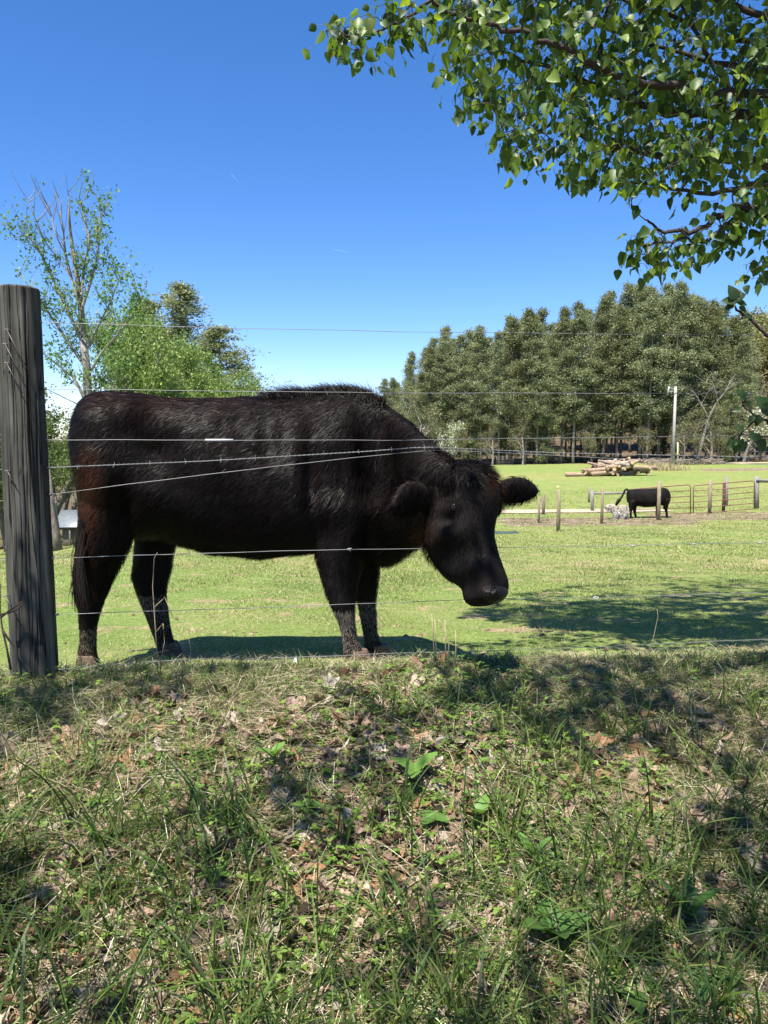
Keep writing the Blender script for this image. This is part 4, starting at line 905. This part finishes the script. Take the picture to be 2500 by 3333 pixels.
for ri, (yy, n_, hs_) in enumerate(rows):
    for i in range(n_):
        px = 1215 + (2430 - 1215) * (i + random.random() * .8) / n_; tpy = np.interp(px, [p[0] for p in top_px], [p[1] for p in top_px]) + random.uniform(-14, 75) + (12 if ri == 0 else 0)
        y_ = yy + random.uniform(-2, 2); x_ = at(px, 1500, y_)[0]; H_ = at(px, tpy, y_)[2] - g(x_, y_); i_ = random.choice([0, 1, 2, 3, 3, 1, 4] if ri else [0, 1, 2, 3, 3, 2])
        if ri == 0 and random.random() < .35: H_ *= random.uniform(.45, .7); i_ = 4
        put_tree(protos[i_], px, y_, H_, HP_[i_], not used[i_], PL, 'pine tree', 'pines of the far wood'); used[i_] = True
# hillside of spring trees at far right
YG = [(.17, .19, .06), (.22, .23, .08), (.13, .155, .05), (.26, .21, .10)]
hill1 = leaf_tree('hillside_tree', 16, 31, YG, 5200, .34, jit=.5, maxl=4); hill2 = leaf_tree('hillside_tree', 15, 32, [(.24, .21, .12), (.20, .20, .09), (.28, .20, .12)], 3400, .32, jit=.45)
hfirst = [True, True]
for i in range(22):
    px = random.uniform(2330, 2640); y_ = random.uniform(98, 150); k_ = random.random() < .4; tpy = np.interp(px, [2330, 2420, 2500, 2640], [1150, 1050, 985, 960]) + random.uniform(0, 120)
    x_ = at(px, 1500, y_)[0]; H_ = at(px, tpy, y_)[2] - g(x_, y_); put_tree(hill2 if k_ else hill1, px, y_, H_, 15 if k_ else 16, hfirst[k_], 'spring leafing yellow green tree on the hillside at far right', 'tree', 'hillside trees'); hfirst[k_] = False
# bare scrub at the wood edge, right
SC = [(.17, .18, .07), (.20, .20, .09), (.15, .14, .10)]
sc1 = leaf_tree('scrub_tree', 6, 41, SC, 1500, .16, spread=.9, r0=.09, jit=.2, bark=(.22, .19, .16), stem=.35); f1 = True
for px, y_, H_ in ((2225, 84, 5.5), (2270, 82, 5.8), (2310, 85, 6.2), (2345, 83, 5.4), (2390, 86, 6), (2440, 88, 6.5), (1930, 86, 4.5), (1700, 85, 5.5), (1600, 85, 5), (1480, 84, 6), (1360, 80, 8), (1325, 82, 8.5), (2480, 90, 7), (2100, 86, 5)):
    o = put_tree(sc1, px, y_, H_, 6, f1, 'thin half bare pale green scrub tree at the foot of the wood', 'scrub tree', 'scrub along the wood edge'); f1 = False
    if px == 1360: o['label'] = 'tallest pale scrub tree, just above the neck of the near cow'
    if px == 2225: o['label'] = 'thin scrub tree standing directly right of the utility pole'
    if px == 1930: o['label'] = 'low scrub tree behind the left end of the log heap'
    if px == 2100: o['label'] = 'low scrub tree just behind the right end of the log heap'
    if px == 2480: o['label'] = 'tall scrub tree at the right edge above the paddock fence'
dw = leaf_tree('dogwood_tree', 5.5, 51, [(.75, .74, .66), (.62, .64, .5), (.2, .26, .09)], 1300, .16, spread=1.0, r0=.07, jit=.22, stem=.3)
put_tree(dw, 1425, 76, 4.6, 5.5, True, 'white flowering dogwood just right of the neck of the near cow', 'dogwood tree', 'flowering dogwoods')
put_tree(dw, 2420, 84, 6.0, 5.5, False, 'white flowering dogwood behind the leafy twig at the right edge', 'dogwood tree', 'flowering dogwoods')
sn = leaf_tree('dead_tree', 10, 64, SC, 0, .1, spread=.8, up=.05, r0=.11, maxl=4, bark=(.24, .225, .20), stem=.5)
put_tree(sn, 2262, 83, 10.0, 10, True, 'pale leafless snag with crooked limbs right of the utility pole', 'dead tree', None)
# ------------------------------------------------------------------ left-hand trees
LGc = [(.15, .23, .06), (.21, .29, .085), (.10, .165, .05), (.28, .35, .12)]
def at_tree(px, y_): x_ = at(px, 1500, y_)[0]; return (x_, y_, g(x_, y_))
# tall half-bare poplar: stems traced in the plane of the tree, at its real size
py_ = 29.0; tb = np.array(at_tree(300, py_)); pop = empty('poplar_tree', tb, 'tall slender half bare poplar with upright stems and small new leaves behind the big post', 'tree')
t = MB(); tips = []; rr = random.Random(5); PB = (.21, .19, .165)
def tl(pts, r0, r1, kids=True, leaf=1.0):
    P_ = np.array([at(px, q, py_ + (rr.random() - .5) * 1.2) for px, q in pts]) - tb; P_[0] = at(*pts[0], py_) - tb; Q_ = cr_spline(P_, 4); t.tube(Q_, np.linspace(r0, r1, len(Q_)), 6, PB, cap=False)
    if leaf: tips.extend([(q, leaf) for q in Q_[3:]])
    if kids:
        for i in range(len(pts) * 3):
            q = Q_[rr.randint(2, len(Q_) - 1)]; a = rr.uniform(0, 6.28); l = rr.uniform(.35, 1.1); d = np.array([math.cos(a) * .75, math.sin(a) * .75, rr.uniform(.4, 1.2)]); 
            K = np.array([q, q + d * l * .5 + [0, 0, .05], q + d * l * .9 + [0, 0, .3 * l]]); t.tube(cr_spline(K, 3), np.linspace(.018, .006, 7), 3, PB, cap=False)
            if leaf: tips.extend([(k_, leaf) for k_ in cr_spline(K, 3)[2:]])
t.tube([(0, 0, -.4), (0, 0, .8), at(285, 1330, py_) - tb, at(283, 1200, py_) - tb, at(270, 1100, py_) - tb], [.26, .22, .17, .15, .13], 9, PB)
tl([(270, 1100), (262, 980), (248, 880), (232, 780), (225, 700), (222, 625)], .13, .015, True, 0)
tl([(262, 1010), (240, 930), (215, 830), (205, 740), (190, 640)], .06, .012, True, .0)
tl([(265, 960), (275, 860), (290, 790), (275, 700), (258, 640)], .05, .01, True, .15)
tl([(268, 1000), (300, 900), (318, 820), (325, 720), (328, 640)], .06, .012, True, 1.3)
tl([(262, 1100), (215, 1000), (170, 900), (130, 820), (90, 770), (40, 775)], .07, .012, True, 1.0)
tl([(283, 1200), (220, 1110), (160, 1020), (120, 960), (60, 890)], .07, .012, True, 1.0)
tl([(275, 1150), (320, 1060), (360, 980), (390, 900)], .06, .012, True, 1.2)
tl([(284, 1230), (330, 1150), (390, 1080), (440, 1010), (470, 960)], .06, .012, True, 1.3)
tl([(275, 1300), (240, 1230), (190, 1190), (140, 1150)], .06, .012, True, .8)
tl([(288, 1300), (310, 1270), (340, 1250), (400, 1200)], .06, .012, True, 1.1)
tl([(250, 930), (195, 850), (150, 790), (110, 700), (90, 650)], .03, .008, True, .1)
tl([(215, 830), (180, 760), (165, 690), (150, 660)], .025, .008, True, 0); tl([(283, 1330), (200, 1290), (140, 1260)], .03, .008, False, .1)
t.build('trunk', M_bark, pop, True); Pt = np.array([q for q, w_ in tips]); wt = np.array([w_ for q, w_ in tips]); n = 5600
P_ = Pt[rng.choice(len(Pt), n, p=wt / wt.sum())]; cl_ = rng.normal(0, .28, (n // 6 + 1, 3))
P_ = np.repeat(P_[::6], 6, 0)[:n]; P_ = P_ + rng.normal(0, .16, P_.shape) ; cr_ = MB(); foliage(cr_, P_, .13, [(.10, .20, .05), (.15, .26, .07), (.07, .14, .04), (.20, .30, .10)]); cr_.build('crown', M_far_leaf, pop)
# light green maples, pine, others
mp_ = leaf_tree('maple_tree', 10, 71, LGc, 15000, .15, spread=.95, jit=.26, maxl=4, nb=(3, 5), stem=.42); mf = True
for px, y_, tpy, lab in ((420, 34, 965, 'bright green young maple nearest the tall poplar'), (560, 38, 1085, 'bright green maple in front of the dark pine above the cow back'), (690, 40, 1085, 'bright green maple at the right end of the leafy row above the cow back'), (480, 42, 990, 'bright green maple behind the first of the row'), (760, 46, 1190, 'low green maple at the far right of the row'), (620, 36, 1160, 'low bright green maple in the middle of the row')):
    x_, yy_, z_ = at_tree(px, y_); H_ = at(px, tpy, y_)[2] - z_; o = put_tree(mp_, px, y_, H_, 10, mf, lab, 'maple tree', 'maples above the cow'); o.scale = (.72, .72, o.scale[2]); mf = False
for px, y_, tpy, s_, lab in ((590, 55, 925, 1, 'dark round topped pine rising above the maples'), (480, 57, 985, 1, 'dark pine left of the tallest pine behind the maples'), (715, 52, 1070, 1, 'shorter dark pine at the right behind the maples')):
    x_, yy_, z_ = at_tree(px, y_); H_ = at(px, tpy, y_)[2] - z_; o = put_tree(protos[1], px, y_, H_, 23, False, lab, 'pine tree', 'pines behind the maples'); o.scale = (.95, .95, o.scale[2])
brt = leaf_tree('bare_tree', 9, 77, [(.25, .24, .14)], 900, .12, spread=.8, r0=.1, bark=(.25, .22, .19)); put_tree(brt, 765, 50, 9.5, 9, True, 'thin greyish bare branched tree at the right end of the maples', 'tree', None)
wl_ = leaf_tree('woodland_tree', 9, 81, [(.09, .14, .04), (.13, .19, .05), (.07, .10, .04), (.16, .21, .08)], 9000, .17, spread=.9, jit=.32, stem=.4); wf = True
for px, y_, tpy in ((20, 34, 1330), (80, 38, 1390), (150, 36, 1330), (215, 40, 1370), (-60, 32, 1350), (270, 44, 1400), (-140, 36, 1300), (110, 44, 1350), (190, 50, 1330), (330, 50, 1400), (40, 48, 1310), (-60, 46, 1280), (420, 54, 1420), (520, 60, 1420), (640, 62, 1420), (760, 66, 1420), (900, 74, 1430), (1000, 80, 1420), (1100, 84, 1420), (1180, 86, 1400)):
    x_, yy_, z_ = at_tree(px, y_); H_ = at(px, tpy, y_)[2] - z_; put_tree(wl_, px, y_, H_, 9, wf, 'leafy green tree in the wood behind the left post and cow', 'tree', 'woodland trees at left'); wf = False
# leaning trunk and small shelter at left
def simple(name, m_, mat, label, cat, group=None, smooth=False):
    V, T, C_ = m_.arr(); b_ = np.array([V[:, 0].mean(), V[:, 1].mean(), V[:, 2].min()]); o = mk(name, V - b_, T, mat, None, C_, smooth); o.location = tuple(b_); return tag(o, label, cat, group)
o = MB(); b_ = on(190, 1800, 27); o.tube([b_ - [0, 0, .2], at(180, 1740, 27), at(165, 1640, 27.2), at(160, 1560, 27.4)], [.2, .17, .1, .07], 8, (.14, .12, .10)); o.tube([at(196, 1800, 27.3) - [0, 0, .3], at(182, 1700, 27.3), at(166, 1600, 27.3), at(150, 1480, 27.3)], [.12, .1, .08, .05], 7, (.22, .2, .17)); simple('tree_trunk', o, M_bark, 'leaning bare trunks just right of the big post', 'tree', smooth=True)
sb = on(245, 1803, 30); she = empty('shelter', sb, 'small open shed with a pale metal roof between the post and the hind leg', 'shed')
o = MB(); o.add([(-.62, -.5, .72), (.85, -.5, .72), (.75, .6, 1.28), (-.75, .6, 1.28), (-.62, -.5, .76), (.85, -.5, .76), (.75, .6, 1.32), (-.75, .6, 1.32)], [(0, 3, 2, 1), (4, 5, 6, 7), (0, 1, 5, 4), (1, 2, 6, 5), (2, 3, 7, 6), (3, 0, 4, 7)], (.17, .185, .20)); o.build('roof', M_metal, she)
o = MB(); o.box((-.35, -.3, -.2), (.75, .5, .72), (.17, .14, .11)); o.build('wall', M_wood, she)
for x_ in (-.55, .0, .8): o = MB(); o.box((x_ - .03, -.46, -.3), (x_ + .03, -.40, .74), (.12, .10, .08)); o.build('post', M_wood, she)

# ------------------------------------------------------------------ farmyard: posts, rails, gates
def wpost(px, top, base, y_, wpx, col, label, cap=False):
    y_ = yg(px, base, 12, 40); b_ = on(px, base, y_); tp_ = at(px, top, y_); r = wpx * y_ / 2500 / 2; m_ = MB(); h = tp_[2] - b_[2]
    m_.tube([(0, 0, -.2), (0.01, 0, h * .5), (.0, 0, h), (0, 0, h + .01)], [r * 1.05, r, r * .95, r * .6], 10, col, rough=.1); o = m_.build('fence_post', M_wood, None, True); o.location = tuple(b_); tag(o, label, 'fence post', 'wooden posts in the pasture'); return o
tan, gry = (.26, .21, .135), (.22, .205, .185)
wpost(1753, 1621, 1702, 23.0, 8, tan, 'short thin tan post, leftmost of the pasture posts')
wpost(1768, 1613, 1675, 29.5, 10, (.2, .16, .13), 'short dark post just right of the leftmost tan post, before the drive')
wpost(1816, 1594, 1730, 18.6, 12, tan, 'tan post standing in a mound of pale soil, below the yellow ball')
wpost(1958, 1588, 1705, 24.5, 9, tan, 'tan post in front of the white dog')
wpost(2142, 1567, 1693, 27.3, 12, tan, 'thick tan post in front of the far black cow')
wpost(2309, 1563, 1671, 28.3, 11, tan, 'tan post in front of the right hand red gate')
o = MB(); th = np.linspace(0, np.pi, 7); o.tube(np.stack([0 * th, 0 * th, .035 - .035 * np.cos(th)], 1), np.sin(th) * .036 + .001, 10, (.78, .62, .25)); ob = o.build('cap_ball', M_plain, None, True); yq = yg(1816, 1730, 12, 40); c = at(1816, 1590, yq); ob.location = tuple(c)
tag(ob, 'small yellow ball above the post that stands in pale soil', 'post cap')
# rail fence left of gates
def rails(name, posts, railsp, label, y_):
    e = empty(name, on(posts[0][0], posts[0][2], y_), label, 'fence'); B = np.array(e.location)
    for px, top, base, w, col, yy_ in posts:
        b_ = on(px, base, yy_); tp_ = at(px, top, yy_); r = w * yy_ / 5000; m_ = MB(); m_.tube(np.array([b_ - [0, 0, .2], (b_ + tp_) / 2, tp_]) - B, [r * 1.05, r, r * .95], 9, col, rough=.12); m_.build('post', M_wood, e, True)
    for a, b_, w, yy_ in railsp: m_ = MB(); m_.tube(np.array([at(*a, yy_), at(*b_, yy_)]) - B, w * yy_ / 5000, 8, gry); m_.build('rail', M_wood, e, True)
    return e
rails('rail_fence', [(1917, 1586, 1645, 7, (.2, .18, .16), 36), (1928, 1596, 1672, 11, gry, 30)], [((1924, 1606), (2075, 1604), 8, 30.2)], 'weathered grey post and single rail fence behind the white dog', 30)
rails('corner_fence', [(2462, 1550, 1656, 17, gry, 30.6), (2365, 1553, 1645, 10, gry, 32.5)], [((2462, 1562), (2560, 1566), 8, 30.5), ((2462, 1568), (2700, 1572), 6, 30.6)], 'thick grey corner post with rails at the right edge beside the gates', 30.6)
def gate(L0, L1, label, y_, npx=6, hinge=None):
    (xa, ta, ba), (xb, tb_, bb_) = L0, L1; e = empty('farm_gate', on((xa + xb) / 2, ba, y_), label, 'gate', 'rusty red tube gates'); B = np.array(e.location); c = (.20, .10, .075); r = .019
    A0, A1, B0, B1 = [at(px, q, y_) for px, q in ((xa, ta), (xa, ba), (xb, tb_), (xb, bb_))]; rc = .09
    f_ = [A1, A0 + [0, 0, -rc], A0 + [rc * .3, 0, -rc * .3], A0 + [rc, 0, 0], B0 - [rc, 0, 0], B0 + [-rc * .3, 0, -rc * .3], B0 - [0, 0, rc], B1]
    m_ = MB(); m_.tube(np.array(f_) - B, r, 7, c); m_.build('frame', M_red, e, True)
    for q in np.linspace(0, 1, npx)[1:]:
        m_ = MB(); m_.tube(np.array([A0 * (1 - q) + A1 * q, (A0 * (1 - q) + A1 * q + B0 * (1 - q) + B1 * q) / 2 + [0, 0, -.006], B0 * (1 - q) + B1 * q]) - B, r * .8, 6, np.array(c) * random.uniform(.85, 1.15)); m_.build('rail', M_red, e, True)
YGT = yg(2250, 1673, 20)
gate((2053, 1592, 1675), (2248, 1578, 1671), 'left rusty red tubular gate, partly hidden by the far black cow', YGT)
gate((2257, 1580, 1671), (2457, 1565, 1656), 'right rusty red tubular gate reaching the grey corner post', YGT + .2)
wpost(2354, 1572, 1667, 29.9, 10, (.12, .05, .042), 'dark red upright post in the middle of the right hand gate')
o = MB()
for z in np.linspace(.1, 1.1, 6): o.tube([(-.9, 0, z), (.9, 0, z)], .022, 6, (.10, .09, .08))
for x_ in (-.9, -.2, .9): o.tube([(x_, 0, 0), (x_, 0, 1.15)], .025, 6, (.10, .09, .08))
ob = o.build('dark_gate', M_metal, None, True); p = on(1643, 1526, 84); ob.location = tuple(p); ob.scale = (1, 1, .9); tag(ob, 'dark metal gate at the foot of the wood, just right of the near cow head', 'gate')
# far boundary fence on the right
e = empty('paddock_fence', on(2440, 1500, 90), 'low wooden fence at the far right edge of the pasture', 'fence'); B = np.array(e.location)
for px in (2400, 2455, 2510, 2560): m_ = MB(); p = on(px, 1500, 90) - B; m_.tube([p - [0, 0, .1], p + [0, 0, 1.4]], .09, 6, (.24, .22, .2)); m_.build('post', M_wood, e)
for z in (.5, 1.1): m_ = MB(); a, b_ = on(2400, 1500, 90) - B, on(2560, 1500, 90) - B; m_.tube([a + [0, 0, z], b_ + [0, 0, z]], .05, 5, (.24, .22, .2)); m_.build('rail', M_wood, e)
# utility pole
up = on(2190, 1524, 80); e = empty('utility_pole', up, 'pale utility pole standing before the wood', 'utility pole'); o = MB(); h = at(2190, 1258, 80)[2] - up[2]
o.tube([(0, 0, -.3), (0, 0, h)], [.17, .13], 10, (.36, .34, .31)); o.build('pole', M_wood, e, True)
o = MB(); o.tube([(-.3, -.2, h - .3), (-.8, -.2, h - .1)], .05, 6, (.3, .3, .3)); o.tube([(-.9, -.2, h - .9), (-.75, -.2, h + .0)], .08, 6, (.35, .35, .35)); o.tube([(0, -.2, h - .5), (-.8, -.2, h - .5)], .03, 6, (.4, .4, .4)); o.build('bracket', M_metal, e, True)
o = MB(); up2 = on(2206, 1532, 78); h2 = at(2206, 1440, 78)[2] - up2[2]; o.tube([(0, 0, -.2), (-.1, 0, h2)], .07, 7, (.52, .52, .30)); ob = o.build('marker_pole', M_plain, None, True); ob.location = tuple(up2); tag(ob, 'thin yellowish marker pole right of the utility pole', 'pole')
P_ = np.array([np.array([up[0], 80, up[2] + h - .4]), at(1900, 1400, 84), at(1600, 1456, 88), at(1450, 1470, 90)]); o = MB(); o.tube(cr_spline(P_, 6) - up, .011, 4, (.14, .14, .14)); o.build('cable', M_metal, e)
# log pile
lp = on(1990, 1556, 60); random.seed(3)
def log_proto(r, ln_, seed):
    o = MB(); e = bpy.data.objects.new('log', None); COL.objects.link(e); o.tube([(-ln_ / 2, 0, 0), (0, .02, .02), (ln_ / 2, 0, 0)], [r, r * 1.03, r * .95], 10, (.27, .20, .15) if seed != 2 else (.31, .27, .22), cap=False, rough=.12, seed=seed); o.build('bark', M_bark, e, True)
    th = np.arange(10) * .628
    for s_ in (-1, 1):
        o = MB(); o.add(np.concatenate([[[s_ * ln_ * .499, 0, 0]], np.stack([np.full(10, s_ * ln_ * .499), r * .97 * np.cos(th), r * .97 * np.sin(th)], 1)]), [(0, 1 + j, 1 + (j + 1) % 10) for j in range(10)], (.46, .32, .18)); o.build('cut_end', M_plain, e)
    return e
lgp = [log_proto(.12, 1.5, 1), log_proto(.15, 1.0, 2), log_proto(.10, 2.1, 3)]; lf = [True] * 3
def put_log(i, x_, y_, z_, rz, ry, lab):
    o = lgp[i] if lf[i] else copy_tree(lgp[i]); lf[i] = False; o.location = (x_, y_, z_); o.rotation_euler = (0, ry, rz); tag(o, lab, 'log', 'logs heaped in the pasture'); return o
for i in range(84):
    u = random.uniform(-1, 1); lay = random.random(); hmax = .85 * (1 - abs(u - .1) ** 1.6) + .15; x_ = lp[0] + .35 + u * 2.3; y_ = 60 + random.uniform(-.9, .9)
    put_log(random.choice([0, 1, 1, 2]), x_, y_, g(x_, y_) + .15 + hmax * lay, random.choice([random.uniform(-.4, .4), random.uniform(1.0, 2.0), random.uniform(0, 3.1)]), random.uniform(-.35, .35), 'short cut log lying in the jumbled log heap')
LL = ['lone long peeled log lying flat, leftmost of all at the log heap', 'long tan log lying above the other long ones on the left of the heap', 'thickest long tan log on the left of the heap, just above the lone flat one', 'shorter tan log between the long ones on the left of the heap', 'thick log end perched on the top left of the heap', 'long grey brown log sticking out to the right of the heap', 'slanting log pointing up from the top of the heap']
big = [((1842, 1556), (1920, 1545), .17), ((1915, 1532), (2010, 1524), .17), ((1925, 1548), (2005, 1535), .2), ((1920, 1540), (1960, 1532), .15), ((1985, 1520), (2012, 1520), .15), ((2060, 1520), (2137, 1524), .16), ((2055, 1510), (2082, 1497), .13)]
for (a, b_, r), lab_ in zip(big, LL):
    A0, B0 = at(*a, 58.8), at(*b_, 59.3); A0[2] = max(A0[2], g(A0[0], 58.8) + r); c = (A0 + B0) / 2; m_ = MB(); m_.tube([A0 - c, (B0 - c) * .1, B0 - c], r, 10, (.34, .24, .17), rough=.08); o = m_.build('long_log', M_bark, None, True); o.location = tuple(c); tag(o, lab_, 'log', 'long logs at the log heap')
# straw clump beside pole, shade cloth strip
x = rng.normal(at(2165, 1530, 70)[0], .9, 1800); y = rng.normal(70, .6, 1800)
grass_layer('dry_grass_clump', x, y, (.3, 1.0), (.03, .05), (.1, .5), [(.45, .37, .2), (.34, .3, .15)], [1, 1], 2, 'clump of tall straw coloured grass left of the utility pole', M_straw)
o = MB(); p = on(1650, 1722, 20); o.box((-.36, -.16, .0), (.30, .2, .035), (.05, .08, .075)); ob = o.build('tarp', M_plain); ob.location = tuple(p); tag(ob, 'flat blue green sheet lying on the grass right of the near cow head', 'tarp')
# brushwood heap at wood edge
m_ = MB()
for i in range(700):
    x_ = random.uniform(at(2120, 1500, 82)[0], at(2330, 1500, 82)[0]); y_ = random.uniform(80.5, 84); z_ = g(x_, y_) + random.uniform(0, .5); a = random.uniform(0, 6.3); l = random.uniform(.3, 1.2); m_.tube([(x_, y_, z_), (x_ + math.cos(a) * l, y_ + math.sin(a) * l, z_ + random.uniform(-.1, .3))], .03, 3, np.array((.30, .25, .2)) * random.uniform(.6, 1.3), cap=False)
tag(m_.build('brushwood', M_bark), 'grey brushwood strewn along the wood edge behind the utility pole', 'brushwood', kind='stuff')

# ------------------------------------------------------------------ far black cow and white dog
def far_cow():
    y_ = yg(2100, 1686, 20); parts = []; k = y_ / 2500
    e = empty('cow', on(2110, 1687, y_), 'small far black cow behind a post at the gates, tail swung out', 'cow'); B = np.array(e.location)
    P_ = []
    for px, tp_, bt, w in [(2042, 1600, 1628, .10), (2048, 1593, 1640, .24), (2070, 1592, 1646, .28), (2100, 1591, 1651, .31), (2130, 1589, 1649, .31), (2155, 1587, 1644, .27), (2170, 1590, 1640, .22), (2178, 1602, 1636, .15), (2181, 1612, 1628, .07)]:
        t_, b_ = at(px, tp_, y_), at(px, bt, y_); P_.append(((t_ + b_) / 2 - B, Y3, Z3, w, (t_[2] - b_[2]) / 2))
    parts.append(loft(smooth_rings(P_), 20, 2.3))
    for pts, dy in (([(2052, 1630, 22), (2049, 1652, 15), (2047, 1668, 10), (2049, 1680, 8), (2049, 1688, 10)], -.16), ([(2066, 1640, 22), (2069, 1658, 14), (2071, 1670, 9), (2074, 1682, 8), (2076, 1688, 9)], .14), ([(2152, 1630, 20), (2145, 1650, 12), (2143, 1665, 8), (2142, 1680, 9)], .14), ([(2166, 1625, 26), (2163, 1645, 16), (2164, 1660, 10), (2166, 1672, 8), (2167, 1681, 10)], -.12)):
        parts.append(limb([(at(px, q, y_) - B + [0, dy, 0], w * k / 2, w * k / 2 * 1.2) for px, q, w in pts]))
    # lowered head beyond the shoulder
    hp = [(2165, 1612, 34), (2174, 1625, 26), (2176, 1640, 18), (2172, 1652, 12), (2170, 1660, 9)]; parts.append(limb([(at(px, q, y_) - B + [.02, .25, 0], w * k / 2, .1) for px, q, w in hp]))
    b_ = fuse('body', parts, .03, 4, vc2, e); 
    o = MB(); T_ = np.array([at(px, q, y_) for px, q in [(2044, 1594), (2036, 1594), (2030, 1606), (2022, 1620), (2012, 1632), (2004, 1646)]]) - B; o.tube(cr_spline(T_, 4), np.linspace(.035, .03, 21), 7, (.012, .01, .009)); o.tube(cr_spline(T_[3:], 5), np.array([.03, .04, .05, .055, .06, .06, .055, .05, .045, .035, .01]), 7, (.012, .01, .009)); o.build('tail', M_coat, e, True)
vc2 = M_hide.copy(); vc2.name = 'far_cow_hide'; far_cow()
def dog():
    y_ = yg(2020, 1690, 20); k = y_ / 2500; e = empty('dog', on(2020, 1690, y_), 'shaggy dirty white dog standing behind the far black cow under its tail', 'dog'); B = np.array(e.location); parts = []
    body_ = [(2042, 1654, 1668, .04), (2036, 1649, 1676, .10), (2024, 1648, 1680, .12), (2012, 1651, 1677, .12), (2003, 1651, 1673, .11), (1996, 1648, 1666, .09)]
    parts.append(loft(smooth_rings([((at(px, a, y_) + at(px, b_, y_)) / 2 - B, Y3, Z3, w, (b_ - a) * k / 2) for px, a, b_, w in body_]), 14))
    parts.append(loft(smooth_rings([((at(px, a, y_) + at(px, b_, y_)) / 2 - B, Y3, Z3, w, (b_ - a) * k / 2) for px, a, b_, w in [(2000, 1648, 1668, .09), (1994, 1645, 1660, .08), (1987, 1643, 1658, .085), (1981, 1645, 1657, .06), (1976, 1649, 1656, .04), (1973, 1651, 1655, .025)]]), 14))
    for pts, dy in (([(2003, 1668, 12), (2004, 1680, 7), (2003, 1690, 6)], -.06), ([(2010, 1668, 10), (2008, 1680, 6), (2009, 1689, 6)], .07), ([(2030, 1668, 16), (2024, 1678, 9), (2020, 1684, 7), (2021, 1690, 6)], -.07), ([(2038, 1668, 14), (2037, 1679, 8), (2041, 1684, 6)], .06)):
        parts.append(limb([(at(px, q, y_) - B + [0, dy, 0], w * k / 2, w * k / 2) for px, q, w in pts]))
    parts.append(limb([(at(px, q, y_) - B, w * k / 2, .03) for px, q, w in [(1990, 1644, 5), (1993, 1651, 6), (1994, 1656, 2)]]))
    m, nt, N_, L_, P = newmat('dog_fur'); 
    global N, L, geo
    N, L = N_, L_; geo = N.new('ShaderNodeNewGeometry')
    L.new(ramp(noise(7, 5), [(.40, (.68, .62, .54)), (.55, (.74, .70, .62)), (.63, (.24, .17, .11))]), P.inputs['Base Color']); P.inputs['Roughness'].default_value = .9
    b = fuse('body', parts, .014, 2, m, e); me = b.data; nv = len(me.vertices); co = np.empty(nv * 3); no = np.empty(nv * 3); me.vertices.foreach_get('co', co); me.vertices.foreach_get('normal', no); co = co.reshape(-1, 3); no = no.reshape(-1, 3)
    i = rng.integers(0, nv, 9000); p = co[i]; n_ = no[i] + rng.normal(0, .4, (9000, 3)) + [0, 0, -.4]; s_ = rng.normal(size=(9000, 3)) * .006
    mk('coat', np.stack([p - s_, p + s_, p + n_ * .05], 1).reshape(-1, 3), np.arange(27000).reshape(-1, 3), m, e)
dog()
# contrails
def contrail(a, b_, w, label):
    A0, B0 = at(*a, 1800), at(*b_, 1800); m_ = MB(); m_.tube(np.array([A0, (A0 + B0) / 2, B0]) - A0, [w * .3, w, w * .5], 6, (.9, .93, 1)); 
    m, nt, N, L, P = newmat('ice_vapour'); N.remove(P); pv = N.new('ShaderNodeVolumePrincipled'); pv.inputs['Density'].default_value = .06; pv.inputs['Color'].default_value = (.95, .97, 1, 1); L.new(pv.outputs[0], N['Material Output'].inputs['Volume'])
    o = m_.build('contrail', m); o.location = tuple(A0); tag(o, label, 'contrail', 'faint contrails')
contrail((746, 560), (776, 592), 1.6, 'higher of two faint short contrails, slanting down to the right')
contrail((1066, 808), (1142, 823), 1.6, 'lower of two faint contrails, almost level above the pasture')
